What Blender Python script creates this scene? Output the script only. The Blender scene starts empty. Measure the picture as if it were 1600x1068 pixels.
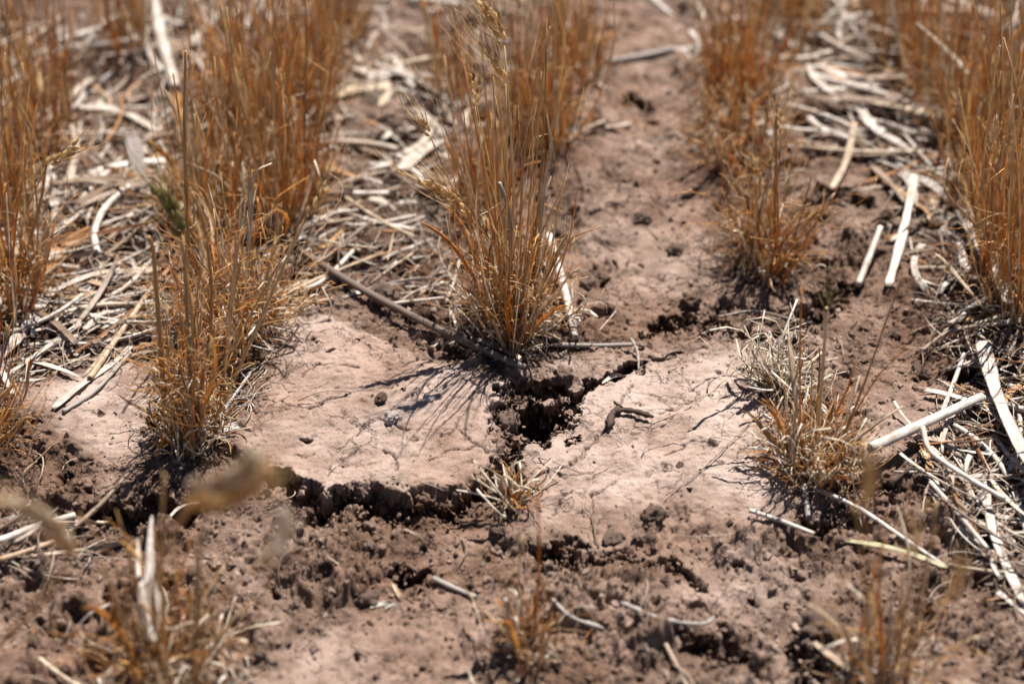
import bpy, math, random
import numpy as np
from mathutils import Vector, Matrix

# ------------------------------------------------------------------ camera, sky, sun, exposure
scene = bpy.context.scene
PITCH = math.radians(35.0); DIST = 1.5; LENS = 85.0
CAM = np.array([0.0, -DIST*math.cos(PITCH), DIST*math.sin(PITCH)])
cd = bpy.data.cameras.new('camera'); cam = bpy.data.objects.new('camera', cd)
scene.collection.objects.link(cam); scene.camera = cam
cam.location = CAM; cam.rotation_euler = (math.pi/2-PITCH, 0, 0)
cd.lens = LENS; cd.sensor_width = 36; cd.clip_start = 0.02; cd.clip_end = 500
cd.dof.use_dof = True; cd.dof.focus_distance = 1.43; cd.dof.aperture_fstop = 4.2
W, H = 1600.0, 1068.0
SUN_EL = math.radians(64); SUN_AZ = math.radians(27)      # azimuth from +Y towards +X
sun_dir = Vector((math.sin(SUN_AZ)*math.cos(SUN_EL), math.cos(SUN_AZ)*math.cos(SUN_EL), math.sin(SUN_EL)))
world = bpy.data.worlds.new('World'); scene.world = world; world.use_nodes = True
wn = world.node_tree.nodes; wl = world.node_tree.links
bg = wn['Background']; sky = wn.new('ShaderNodeTexSky'); sky.sky_type = 'NISHITA'; sky.sun_disc = False
sky.sun_elevation = SUN_EL; sky.sun_rotation = SUN_AZ; sky.altitude = 1500; sky.air_density = 0.75; sky.dust_density = 0.1
wl.new(sky.outputs[0], bg.inputs[0]); bg.inputs[1].default_value = 0.05
ld = bpy.data.lights.new('sun', 'SUN'); ld.energy = 5.0; ld.angle = math.radians(0.53); ld.color = (1.0, 0.95, 0.88)
sun = bpy.data.objects.new('sun', ld); scene.collection.objects.link(sun)
sun.rotation_euler = (-sun_dir).to_track_quat('-Z', 'Y').to_euler(); sun.location = (0.5, 1.5, 3)
scene.view_settings.view_transform = 'Standard'; scene.view_settings.look = 'None'
scene.view_settings.exposure = 1.2; scene.view_settings.gamma = 1.0
scene.cycles.max_bounces = 6; scene.cycles.use_denoising = True

# ------------------------------------------------------------------ picture -> place helpers
fwd = np.array([0, math.cos(PITCH), -math.sin(PITCH)]); upv = np.array([0, math.sin(PITCH), math.cos(PITCH)])
K = 36.0/LENS/W
def ray(px, py):
    return fwd + np.array([1.0, 0, 0])*((px-W/2)*K) + upv*((H/2-py)*K)
def G(px, py, z=0.0):
    d = ray(px, py); return CAM + d*((z-CAM[2])/d[2])
def Y(px, py, y):
    d = ray(px, py); return CAM + d*((y-CAM[1])/d[1])
def to_px(x, y, z=0.0):
    vx = x-CAM[0]; vy = y-CAM[1]; vz = z-CAM[2]
    dep = vy*fwd[1]+vz*fwd[2]; dep = np.where(dep < 0.05, 0.05, dep)
    up = vy*upv[1]+vz*upv[2]
    return W/2+vx/dep/K, H/2-up/dep/K
def rng(seed): return np.random.default_rng(seed)

# ------------------------------------------------------------------ noise
def h2(ix, iy, seed):
    a = (ix.astype(np.int64)*374761393 + iy.astype(np.int64)*668265263 + seed*974711) & 0xffffffff
    a = ((a ^ (a >> 13))*1274126177) & 0xffffffff
    a = ((a ^ (a >> 16))*2246822519) & 0xffffffff
    return ((a ^ (a >> 15)) & 0xffffff)/float(0x1000000)
def gnoise(x, y, seed=0):
    ix = np.floor(x); iy = np.floor(y); fx = x-ix; fy = y-iy
    u = fx*fx*fx*(fx*(fx*6-15)+10); v = fy*fy*fy*(fy*(fy*6-15)+10)
    def g(ax, ay):
        a = h2(ix+ax, iy+ay, seed)*6.28318
        return np.cos(a)*(fx-ax)+np.sin(a)*(fy-ay)
    return ((g(0,0)*(1-u)+g(1,0)*u)*(1-v)+(g(0,1)*(1-u)+g(1,1)*u)*v)*1.5
def fbm(x, y, oct=4, seed=0, gain=0.5):
    s = 0; a = 1; f = 1
    for k in range(oct):
        s = s+a*gnoise(x*f, y*f, seed+k*17); a *= gain; f *= 2.03
    return s
def lumps(x, y, s, seed, prob=1.0, rmin=0.25, rmax=0.6):
    X = x/s; Yy = y/s; ix = np.floor(X); iy = np.floor(Yy); out = np.zeros_like(x)
    for ax in (-1, 0, 1):
        for ay in (-1, 0, 1):
            cx = ix+ax; cy = iy+ay
            px = cx+h2(cx, cy, seed); py = cy+h2(cx, cy, seed+1)
            r = rmin+(rmax-rmin)*h2(cx, cy, seed+2)**1.5
            on = h2(cx, cy, seed+3) < prob
            q = 1-((X-px)**2+(Yy-py)**2)/r**2
            out = np.maximum(out, np.where(on & (q > 0), np.maximum(q, 0)**.8*r*1.05, 0))
    return out*s
def cell_edge(x, y, s, seed):
    X = x/s; Yy = y/s; ix = np.floor(X); iy = np.floor(Yy)
    f1 = np.full_like(x, 9.0); f2 = np.full_like(x, 9.0)
    for ax in (-1, 0, 1):
        for ay in (-1, 0, 1):
            cx = ix+ax; cy = iy+ay
            d = np.hypot(X-cx-h2(cx, cy, seed), Yy-cy-h2(cx, cy, seed+1))
            f2 = np.minimum(f2, np.maximum(f1, d)); f1 = np.minimum(f1, d)
    return (f2-f1)*s
def facets(x, y, s, seed, tilt=.9):
    X = x/s; Yy = y/s; ix = np.floor(X); iy = np.floor(Yy)
    f1 = np.full_like(x, 9.0); val = np.zeros_like(x)
    for ax in (-1, 0, 1):
        for ay in (-1, 0, 1):
            cx = ix+ax; cy = iy+ay; dx = X-cx-h2(cx, cy, seed); dy = Yy-cy-h2(cx, cy, seed+1)
            d = dx*dx+dy*dy
            v = h2(cx, cy, seed+2)-.5+tilt*(dx*(h2(cx, cy, seed+3)-.5)+dy*(h2(cx, cy, seed+4)-.5))-.55*d
            m = d < f1; val = np.where(m, v, val); f1 = np.where(m, d, f1)
    return val*s
def sstep(a, b, x):
    t = np.clip((x-a)/(b-a), 0, 1); return t*t*(3-2*t)
def poly_dist(x, y, pts):
    """pts: (px,py,halfwidth_m) in photo pixels; returns min of dist/halfwidth."""
    best = np.full_like(x, 50.0); q = [(*G(p[0], p[1])[:2], p[2]) for p in pts]
    for a, b in zip(q[:-1], q[1:]):
        dx = b[0]-a[0]; dy = b[1]-a[1]; L = dx*dx+dy*dy+1e-12
        t = np.clip(((x-a[0])*dx+(y-a[1])*dy)/L, 0, 1)
        d = np.hypot(x-a[0]-t*dx, y-a[1]-t*dy)
        best = np.minimum(best, d/(a[2]+(b[2]-a[2])*t))
    return best
def poly_sd(x, y, pts):
    q = [G(p[0], p[1])[:2] for p in pts]; n = len(q)
    d = np.full_like(x, 9.0); inside = np.zeros(x.shape, bool)
    for i in range(n):
        a = q[i]; b = q[(i+1) % n]; dx = b[0]-a[0]; dy = b[1]-a[1]
        t = np.clip(((x-a[0])*dx+(y-a[1])*dy)/(dx*dx+dy*dy), 0, 1)
        d = np.minimum(d, np.hypot(x-a[0]-t*dx, y-a[1]-t*dy))
        c = ((a[1] > y) != (b[1] > y)) & (x < dx*(y-a[1])/(dy if abs(dy) > 1e-9 else 1e-9)+a[0])
        inside ^= c
    return np.where(inside, d, -d)

# ------------------------------------------------------------------ the soil
PLATE_A = [(420,505),(500,492),(560,520),(640,560),(720,585),(800,610),(782,640),(772,690),(785,728),(768,755),(735,762),(712,780),(668,772),(640,784),(606,774),(575,760),(548,768),(505,776),(478,757),(440,752),(400,732),(350,700),(375,640),(405,585)]
PLATE_B = [(880,655),(930,615),(1010,580),(1100,560),(1165,560),(1195,640),(1225,720),(1245,790),(1180,815),(1080,790),(1000,800),(920,815),(850,800),(815,765),(822,715)]
PLATE_C = [(95,600),(190,565),(240,570),(255,620),(250,700),(190,720),(120,700),(60,650),(20,620)]
SMOOTH = [  # (polygon, strength)
 ([(900,0),(1060,0),(1060,180),(1130,330),(1140,450),(1000,480),(900,470),(900,300),(880,120)], 0.30),
 ([(830,545),(900,560),(960,560),(900,600),(850,600)], 0.7),
 ([(560,930),(780,920),(760,1120),(400,1120),(450,1000)], 0.6),
 ([(1370,620),(1480,600),(1460,700),(1350,730),(1330,690)], 0.7),
 ([(1020,860),(1180,830),(1330,900),(1180,960),(1000,930)], 0.45),
 ([(520,0),(640,0),(700,200),(620,260),(540,200)], 0.2)]
CRACKS = [  # (points with half width in m, depth)
 ([(380,745,.003),(430,752,.004),(470,772,.008),(505,790,.009),(545,776,.005),(590,790,.008),(630,806,.010),(665,798,.006),(700,800,.008),(735,775,.004),(785,758,.008),(800,720,.004),(812,690,.006)], .012),
 ([(783,655,.006),(800,670,.010),(815,680,.008)], .010), ([(826,664,.0115),(850,668,.0170),(876,658,.0115)], .052),
 ([(868,655,.007),(897,625,.0032),(935,604,.0030),(985,584,.0034),(1010,565,.002),(1060,555,.001)], .016),
 ([(1012,515,.003),(1050,496,.007),(1100,505,.007),(1150,522,.004),(1205,528,.004),(1255,512,.004),(1290,480,.008),(1310,445,.006)], .013),
 ([(250,590,.002),(262,640,.005),(258,700,.004)], .018),
 ([(780,625,.0015),(815,618,.004),(860,618,.005)], .02),
 ([(840,850,.003),(880,858,.008),(905,850,.004)], .016),
 ([(930,865,.002),(990,862,.004),(1050,870,.002),(1100,905,.002)], .007),
 ([(150,800,.004),(230,800,.007),(310,795,.003)], .013),
 ([(1265,320,.006),(1310,308,.013),(1350,315,.007)], .018),
 ([(1240,200,.006),(1290,185,.012),(1330,200,.006)], .018),
 ([(1390,352,.006),(1420,345,.008)], .016),
 ([(985,150,.004),(1010,160,.005)], .011), ([(900,185,.006),(950,200,.007)], .010),
 ([(600,215,.009),(640,230,.007)], .013),
 ([(620,885,.003),(650,890,.006)], .014),
 ([(1240,1000,.006),(1270,1040,.010)], .015), ([(1070,985,.004),(1130,1000,.007),(1170,1020,.003)], .012),
 ([(1480,590,.004),(1530,585,.010),(1590,600,.008)], .015),
 ([(1340,765,.003),(1390,765,.006)], .009), ([(1270,820,.004),(1330,812,.007)], .010),
 ([(940,820,.0),(952,812,.001)], .002)]
TB = [(300,695,.020),(365,520,.030),(440,305,.036),(325,330,.03),(800,520,.026),(845,215,.03),(1195,405,.024),(1145,245,.03),(1150,130,.03),(1275,730,.022),(1216,625,.016),(1585,470,.035),(1480,175,.04),(15,475,.03),(-35,700,.03),(70,200,.03),(262,1065,.022),(825,1010,.014),(1385,1075,.022)]
FINE = [  # hairline cracks
 [(905,722),(922,704),(933,692),(945,676)], [(925,800),(924,772),(940,765),(960,755)], [(600,715),(612,722),(622,742),(615,752)],
 [(960,648),(975,630),(985,608)], [(690,700),(712,688),(720,672)], [(1030,660),(1060,650),(1090,630),(1110,628)],
 [(720,690),(760,725),(800,712)], [(860,742),(885,735),(900,720)], [(1060,570),(1070,600),(1092,628)], [(700,588),(745,625),(775,655)],
 [(1150,640),(1180,620),(1190,640)], [(560,690),(590,672),(640,690)], [(440,640),(480,655),(530,640)], [(865,800),(870,780),(892,768)],
 [(1040,720),(1090,700),(1120,712)], [(1120,590),(1150,600),(1165,585)], [(470,600),(500,580),(560,590)], [(670,740),(700,720),(745,715)]]
PITS = [(945,432,9),(995,300,7),(1005,342,9),(960,410,6),(1030,255,8),(930,330,6),(1055,385,8),(905,470,7),(1070,140,8),(1020,185,9),(960,260,6),
 (930,500,6),(980,470,5),(1090,300,7),(1120,400,6),(560,545,4),(490,545,5),(520,560,5),(480,700,7),(700,755,3),(1075,775,5),(1000,880,7),
 (1150,870,8),(1250,880,7),(1180,920,8),(1090,940,7),(730,905,8),(760,860,7),(660,850,6),(560,870,9),(470,850,9),(430,900,8),(330,870,8),
 (100,740,12),(60,720,10),(140,760,9),(40,870,10),(120,960,10),(60,960,8),(400,960,8),(560,1010,7),(650,1050,7),(870,1030,7),(1000,1050,8),(1440,960,10),
 (1380,640,5),(1430,600,6),(1440,650,5),(1360,560,7),(1400,520,7),(1460,540,6),(1350,510,8),(1240,350,7)]

def axis(segs, far):
    core = [segs[0][0]]
    for lo, hi, st in segs:
        n_ = int(round((hi-lo)/st)); core += list(lo+(hi-lo)*np.arange(1, n_+1)/n_)
    v = core[-1]; s = .0012; r = []
    while v < far: s *= 1.22; v += s; r.append(v)
    v = core[0]; s = .0012; l = []
    while v > -far: s *= 1.22; v -= s; l.append(v)
    return np.array(l[::-1]+core+r)
xs = axis([(-.47, -.25, .00105), (-.25, .24, .00075), (.24, .47, .00105)], 60)
ys = axis([(-.33, -.17, .0011), (-.17, .05, .00065), (.05, .20, .0010), (.20, .62, .0014)], 60)
GX, GY = np.meshgrid(xs, ys)

def soil(x, y):
    px, py = to_px(x, y)
    wx = x+0.004*fbm(x*90, y*90, 3, 5); wy = y+0.004*fbm(x*90+31, y*90+7, 3, 6)
    vx = x+0.0022*fbm(x*260, y*260, 2, 15); vy = y+0.0022*fbm(x*260+31, y*260+7, 2, 16)
    crust = np.zeros_like(x); z = np.zeros_like(x)
    sdA = poly_sd(wx, wy, PLATE_A)
    sharp = np.clip((py-690)/50, 0, 1)
    wA = 0.012*(1-sharp)+0.0012*sharp
    rA = sstep(-wA, wA, sdA); crust = np.maximum(crust, sstep(-.003, .006, sdA))
    sdB = poly_sd(wx, wy, PLATE_B); crust = np.maximum(crust, sstep(-.030, .016, sdB))
    sdC = poly_sd(wx, wy, PLATE_C); crust = np.maximum(crust, 0.9*sstep(-.012, .012, sdC))
    for poly, k in SMOOTH: crust = np.maximum(crust, k*sstep(-.015, .02, poly_sd(wx, wy, poly)))
    z += 0.0055*rA + 0.004*sstep(-.040, .020, sdB) + 0.004*sstep(-.020, .012, sdC)
    z += 0.006*fbm(x*7, y*7, 3, 40) * np.clip(1.4-np.hypot(x, y), 0, 1)
    z -= 0.008*sstep(740, 1000, py)*np.clip(2-abs(x), 0, 1)*(py < 3000)
    R = 1-crust
    detail = np.clip(1.6-np.maximum(abs(x), abs(y))*1.2, 0.15, 1)
    fine = np.where((py > 820) & (py < 3000), .55, 1.)
    rough = .20*facets(wx, wy, .026, 104)+.30*facets(wx+.1, wy, .012, 110)+fine*(.42*facets(vx, vy, .0058, 111)+.30*facets(vx+.2, vy, .0032, 112))
    rough += .66*lumps(wx, wy, .024, 100, .6)+.50*lumps(vx+.3, vy, .011, 120, .6)+fine*.32*lumps(vx+.6, vy, .0055, 121, .5)
    rough -= .75*lumps(vx+.11, vy, .013, 101, .4, .12, .34)+.7*lumps(vx, vy+.17, .0068, 102, .4, .15, .36)
    rough += 0.0040*fbm(wx*42, wy*42, 4, 60, .55) + 0.0012*fbm(x*200, y*200, 3, 70)
    patch = np.clip(0.72+0.8*fbm(x*14, y*14, 3, 77), 0.25, 1.25)
    z += rough*R*patch*detail*(0.8+0.3*(py > 780)*(py < 3000))
    z += (0.0011*fbm(x*28, y*60, 3, 80)+0.00040*fbm(x*170, y*280, 4, 90, .6))*detail*(0.35+0.65*crust)
    # small crumbs stuck on the crust
    cm = sstep(0.15, 0.5, fbm(x*22, y*22, 3, 83)+0.1)
    z += 0.4*lumps(vx, vy, .0042, 150, .3, .15, .45)*crust*cm*detail
    z -= 1.1*lumps(vx, vy, .012, 160, .34, .06, .20)*crust*detail
    z += (.0004*fbm(x*70, y*150, 3, 95)+.10*facets(vx, vy, .0075, 113)+.11*facets(vx, vy, .0034, 114))*crust*detail
    for tx, ty, tr in TB:
        c = G(tx, ty); q = np.exp(-(((x-c[0])/tr)**2+((y-c[1])/(tr*1.7))**2)); z += .005*q; crust = crust*(1-.85*np.clip(q*1.4, 0, 1))
    z -= 1.1*lumps(vx, vy, .0065, 170, .30, .06, .22)*crust*detail
    e = cell_edge(wx, wy, .034, 200); m = sstep(.05, .35, fbm(x*16, y*16, 2, 210))
    z -= .0018*np.exp(-(e/.0007)**2)*crust*m*detail
    e = cell_edge(vx, vy, .013, 220); m = sstep(.15, .4, fbm(x*20, y*20, 2, 230))
    z -= .0007*np.exp(-(e/.0006)**2)*crust*m*detail
    return px, py, wx, wy, vx, vy, crust, z

px, py, wx, wy, vx, vy, crust, Z = soil(GX, GY)
wob = 0.30*fbm(GX*130, GY*130, 3, 300)+0.25*fbm(GX*420, GY*420, 2, 310)
sel = (np.abs(GX) < 0.5) & (GY > -0.36) & (GY < 0.7)
sx = wx[sel]; sy = wy[sel]; zz = Z[sel]; ww = wob[sel]; base = zz.copy(); cr = crust[sel]
LV = [1.1*facets(wx[sel]+.3*k, wy[sel], .011-.0015*k, 350+7*k)+1.2*facets(vx[sel]+.2*k, vy[sel], .0050, 351+7*k)+.0012*fbm(sx*150, sy*150, 3, 352+k) for k in range(4)]
carve = np.zeros_like(zz); hair = np.zeros_like(zz)
for pts, dep in CRACKS:
    d = poly_dist(sx, sy, pts)+ww*0.6; hw = max(p[2] for p in pts); cv = 0
    for lv in range(4):
        cv = cv+dep*.25*(1-sstep(.72-.18*lv, .99-.17*lv, d+LV[lv]/max(hw, .004)))
    carve = np.maximum(carve, cv)
for pts in FINE:
    d = poly_dist(sx*.6+vx[sel]*.4, sy*.6+vy[sel]*.4, [(a, b, .00062) for a, b in pts])
    hair = np.maximum(hair, .0040*np.exp(-d*d))
for a, b, r in PITS:
    c = G(a, b); d = np.hypot((sx-c[0]), (sy-c[1])*1.25)/(r*.00042)+ww
    carve = np.maximum(carve, r*.0007*(1-sstep(.4, 1.1, d)))
# broken floor of the cracks
floor = carve*0.0+0.22*lumps(vx[sel], vy[sel], .009, 320, .7)*sstep(.004, .01, carve)
rag = (.0011*fbm(sx*160, sy*160, 3, 330)+.0008*fbm(sx*520, sy*520, 2, 331)-.45*lumps(vx[sel], vy[sel], .006, 333, .6, .2, .45))*np.clip(carve/.003, 0, 1)
zz = zz-carve-hair+(floor*.8+rag)*(1-sstep(.016, .026, carve))
# the crack walls lean under the plates: shift what lies deep back and sideways
jit = fbm(sx*110+zz*300, sy*60+zz*240, 3, 340)
GX[sel] += carve*.22*fbm(sx*90, zz*260, 3, 341); GY[sel] += carve*(.75+.35*jit)+.0018*np.clip(carve/.006, 0, 1)*fbm(sx*55, zz*420, 3, 343)
loose = (1-cr)*np.clip(1-carve/.004, 0, 1)
GX[sel] += .0010*loose*fbm(sy*150, zz*420, 2, 345); GY[sel] += .0013*loose*fbm(sx*150, zz*420, 2, 346)
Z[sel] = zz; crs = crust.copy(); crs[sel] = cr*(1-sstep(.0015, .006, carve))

# (lookups use xs, ys; the small shift inside the cracks does not matter for them)
def surf(x, y):
    ix = int(np.clip(np.searchsorted(xs, x)-1, 0, len(xs)-2)); iy = int(np.clip(np.searchsorted(ys, y)-1, 0, len(ys)-2))
    fx = (x-xs[ix])/(xs[ix+1]-xs[ix]); fy = (y-ys[iy])/(ys[iy+1]-ys[iy])
    return float((Z[iy, ix]*(1-fx)+Z[iy, ix+1]*fx)*(1-fy)+(Z[iy+1, ix]*(1-fx)+Z[iy+1, ix+1]*fx)*fy)

# ------------------------------------------------------------------ materials
def mat(name):
    m = bpy.data.materials.new(name); m.use_nodes = True
    nt = m.node_tree; return m, nt, nt.nodes, nt.links, nt.nodes['Principled BSDF']
def ramp(nodes, stops):
    r = nodes.new('ShaderNodeValToRGB'); e = r.color_ramp.elements
    while len(e) < len(stops): e.new(0.5)
    for k, (p, c) in enumerate(stops): e[k].position = p; e[k].color = (*c, 1)
    return r
def soil_material(name, clod=False):
    m, nt, N, L, P = mat(name)
    tc = N.new('ShaderNodeTexCoord'); co = tc.outputs['Object']
    n1 = N.new('ShaderNodeTexNoise'); n1.inputs['Scale'].default_value = 45; n1.inputs['Detail'].default_value = 9; n1.inputs['Roughness'].default_value = .68
    n2 = N.new('ShaderNodeTexNoise'); n2.inputs['Scale'].default_value = 900; n2.inputs['Detail'].default_value = 5; n2.inputs['Roughness'].default_value = .7
    n3 = N.new('ShaderNodeTexNoise'); n3.inputs['Scale'].default_value = 9; n3.inputs['Detail'].default_value = 3
    for n in (n1, n2, n3): L.new(co, n.inputs['Vector'])
    pale = ramp(N, [(.34, (.205, .150, .124)), (.50, (.318, .248, .214)), (.66, (.390, .314, .276))])
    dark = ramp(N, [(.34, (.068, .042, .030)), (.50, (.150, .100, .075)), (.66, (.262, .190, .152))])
    for r in (pale, dark): L.new(n1.outputs['Fac'], r.inputs['Fac'])
    mx = N.new('ShaderNodeMixRGB')
    if clod:
        oi = N.new('ShaderNodeObjectInfo'); ml = N.new('ShaderNodeMath'); ml.operation = 'MULTIPLY'; ml.inputs[1].default_value = .45
        L.new(oi.outputs['Random'], ml.inputs[0]); L.new(ml.outputs[0], mx.inputs['Fac'])
    else:
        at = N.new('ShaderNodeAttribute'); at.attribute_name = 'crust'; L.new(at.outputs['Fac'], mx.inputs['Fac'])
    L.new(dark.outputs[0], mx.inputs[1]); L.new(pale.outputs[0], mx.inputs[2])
    if not clod:
        ag = N.new('ShaderNodeAttribute'); ag.attribute_name = 'organic_shade'; mg = N.new('ShaderNodeMath'); mg.operation = 'MULTIPLY'; mg.inputs[1].default_value = .8  # darkens soil colour: rotted matter plus painted shade between litter pieces
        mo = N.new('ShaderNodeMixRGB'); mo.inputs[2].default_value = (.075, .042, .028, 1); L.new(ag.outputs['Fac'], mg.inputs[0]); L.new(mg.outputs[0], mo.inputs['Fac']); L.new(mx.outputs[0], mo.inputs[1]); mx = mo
    m2 = N.new('ShaderNodeMixRGB'); m2.blend_type = 'MULTIPLY'; m2.inputs['Fac'].default_value = .55
    g = ramp(N, [(.33, (.48, .43, .40)), (.52, (1, 1, 1))]); L.new(n2.outputs['Fac'], g.inputs['Fac'])
    L.new(mx.outputs[0], m2.inputs[1]); L.new(g.outputs[0], m2.inputs[2])
    m3 = N.new('ShaderNodeMixRGB'); m3.blend_type = 'MULTIPLY'; m3.inputs['Fac'].default_value = .8
    g3 = ramp(N, [(.38, (.70, .58, .50)), (.60, (1.04, 1.03, 1.02))]); L.new(n3.outputs['Fac'], g3.inputs['Fac'])
    L.new(m2.outputs[0], m3.inputs[1]); L.new(g3.outputs[0], m3.inputs[2])
    L.new(m3.outputs[0], P.inputs['Base Color'])
    P.inputs['Roughness'].default_value = .95; P.inputs['Specular IOR Level'].default_value = .15
    vo = N.new('ShaderNodeTexVoronoi'); vo.feature = 'DISTANCE_TO_EDGE'; vo.inputs['Scale'].default_value = 62
    nw = N.new('ShaderNodeTexNoise'); nw.inputs['Scale'].default_value = 120; nw.inputs['Detail'].default_value = 4
    av = N.new('ShaderNodeMixRGB'); av.blend_type = 'LINEAR_LIGHT'; av.inputs['Fac'].default_value = .010
    L.new(co, nw.inputs['Vector']); L.new(co, av.inputs[1]); L.new(nw.outputs['Color'], av.inputs[2]); L.new(av.outputs[0], vo.inputs['Vector'])
    cw = ramp(N, [(0, (0, 0, 0)), (.055, (1, 1, 1))]); L.new(vo.outputs['Distance'], cw.inputs['Fac'])
    nk = N.new('ShaderNodeTexNoise'); nk.inputs['Scale'].default_value = 28; L.new(co, nk.inputs['Vector'])
    ck = ramp(N, [(.50, (0, 0, 0)), (.60, (1, 1, 1))]); L.new(nk.outputs['Fac'], ck.inputs['Fac'])
    cm = N.new('ShaderNodeMixRGB'); cm.inputs[1].default_value = (1, 1, 1, 1); L.new(ck.outputs[0], cm.inputs['Fac']); L.new(cw.outputs[0], cm.inputs[2])
    b0 = N.new('ShaderNodeBump'); b0.inputs['Strength'].default_value = .0 if clod else .9; b0.inputs['Distance'].default_value = .0014; L.new(cm.outputs[0], b0.inputs['Height'])
    b1 = N.new('ShaderNodeBump'); L.new(b0.outputs[0], b1.inputs['Normal']); b1.inputs['Strength'].default_value = 1.0; b1.inputs['Distance'].default_value = .0009
    n4 = N.new('ShaderNodeTexNoise'); n4.inputs['Scale'].default_value = 420; n4.inputs['Detail'].default_value = 6; n4.inputs['Roughness'].default_value = .65
    L.new(co, n4.inputs['Vector']); L.new(n4.outputs['Fac'], b1.inputs['Height']); L.new(b1.outputs[0], P.inputs['Normal'])
    return m
def plant_material(name, stops, transl=.3, streak=(40, 700, 700), rough=.55, blotch=None, dirt=0., height=False):
    m, nt, N, L, P = mat(name)
    oi = N.new('ShaderNodeObjectInfo'); ge = N.new('ShaderNodeNewGeometry')
    ad = N.new('ShaderNodeMath'); ad.operation = 'ADD'; fr = N.new('ShaderNodeMath'); fr.operation = 'FRACT'
    L.new(oi.outputs['Random'], ad.inputs[0]); L.new(ge.outputs['Random Per Island'], ad.inputs[1]); L.new(ad.outputs[0], fr.inputs[0])
    r = ramp(N, stops); L.new(fr.outputs[0], r.inputs['Fac'])
    tc = N.new('ShaderNodeTexCoord'); mp = N.new('ShaderNodeMapping'); mp.inputs['Scale'].default_value = streak
    L.new(tc.outputs['Object'], mp.inputs['Vector'])
    ns = N.new('ShaderNodeTexNoise'); ns.inputs['Scale'].default_value = 1.0; ns.inputs['Detail'].default_value = 4
    L.new(mp.outputs[0], ns.inputs['Vector'])
    g = ramp(N, [(.34, (.36, .29, .23)), (.47, (.85, .82, .78)), (.65, (1.1, 1.1, 1.12))]); L.new(ns.outputs['Fac'], g.inputs['Fac'])
    mx = N.new('ShaderNodeMixRGB'); mx.blend_type = 'MULTIPLY'; mx.inputs['Fac'].default_value = .75
    L.new(r.outputs[0], mx.inputs[1]); L.new(g.outputs[0], mx.inputs[2]); col = mx.outputs[0]
    if blotch:
        nb = N.new('ShaderNodeTexNoise'); nb.inputs['Scale'].default_value = 130; nb.inputs['Detail'].default_value = 3
        L.new(tc.outputs['Object'], nb.inputs['Vector'])
        gb = ramp(N, [(.52, (0, 0, 0)), (.62, (1, 1, 1))]); L.new(nb.outputs['Fac'], gb.inputs['Fac'])
        mb = N.new('ShaderNodeMixRGB'); L.new(gb.outputs[0], mb.inputs['Fac']); L.new(col, mb.inputs[1]); mb.inputs[2].default_value = (*blotch, 1); col = mb.outputs[0]
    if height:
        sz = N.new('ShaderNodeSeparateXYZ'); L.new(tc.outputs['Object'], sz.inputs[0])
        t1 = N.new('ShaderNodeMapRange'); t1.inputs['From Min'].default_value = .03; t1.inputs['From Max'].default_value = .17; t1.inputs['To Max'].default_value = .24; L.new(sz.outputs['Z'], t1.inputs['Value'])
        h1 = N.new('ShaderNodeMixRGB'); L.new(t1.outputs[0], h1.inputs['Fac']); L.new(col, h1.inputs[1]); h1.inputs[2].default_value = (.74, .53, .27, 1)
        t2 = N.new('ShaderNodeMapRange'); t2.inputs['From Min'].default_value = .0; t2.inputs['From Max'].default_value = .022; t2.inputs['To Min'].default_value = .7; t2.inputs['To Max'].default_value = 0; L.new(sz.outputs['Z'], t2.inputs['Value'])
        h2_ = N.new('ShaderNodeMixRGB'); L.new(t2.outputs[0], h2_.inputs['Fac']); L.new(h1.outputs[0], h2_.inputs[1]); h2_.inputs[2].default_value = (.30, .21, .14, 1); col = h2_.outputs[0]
    if dirt:
        nd = N.new('ShaderNodeTexNoise'); nd.inputs['Scale'].default_value = 95; nd.inputs['Detail'].default_value = 6; nd.inputs['Roughness'].default_value = .7
        L.new(tc.outputs['Object'], nd.inputs['Vector']); gd = ramp(N, [(.40, (0, 0, 0)), (.66, (dirt, dirt, dirt))]); L.new(nd.outputs['Fac'], gd.inputs['Fac'])
        md = N.new('ShaderNodeMixRGB'); L.new(gd.outputs[0], md.inputs['Fac']); L.new(col, md.inputs[1]); md.inputs[2].default_value = (.24, .15, .10, 1); col = md.outputs[0]
    L.new(col, P.inputs['Base Color']); P.inputs['Roughness'].default_value = rough; P.inputs['Specular IOR Level'].default_value = .35
    b = N.new('ShaderNodeBump'); b.inputs['Strength'].default_value = .4; b.inputs['Distance'].default_value = .0003
    L.new(ns.outputs['Fac'], b.inputs['Height']); L.new(b.outputs[0], P.inputs['Normal'])
    if transl:
        t = N.new('ShaderNodeBsdfTranslucent'); L.new(col, t.inputs['Color'])
        ms = N.new('ShaderNodeMixShader'); ms.inputs[0].default_value = transl
        L.new(P.outputs[0], ms.inputs[1]); L.new(t.outputs[0], ms.inputs[2]); L.new(ms.outputs[0], N['Material Output'].inputs['Surface'])
    return m
M_SOIL = soil_material('cracked_soil'); M_CLOD = soil_material('clod_soil', True)
M_PEBBLE = plant_material('grey_pebble', [(0, (0.390, 0.338, 0.312)), (1, (0.546, 0.494, 0.455))], 0, (300, 300, 300), .8)
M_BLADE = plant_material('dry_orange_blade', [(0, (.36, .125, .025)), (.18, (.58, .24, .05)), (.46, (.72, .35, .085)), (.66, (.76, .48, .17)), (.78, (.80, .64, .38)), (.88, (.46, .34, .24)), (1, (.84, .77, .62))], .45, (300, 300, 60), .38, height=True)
M_FUZZ = plant_material('curled_orange_thread', [(0, (.46, .20, .05)), (.4, (.68, .36, .12)), (.8, (.80, .54, .26)), (1, (.84, .72, .50))], .5, (300, 300, 60), .35)
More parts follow.
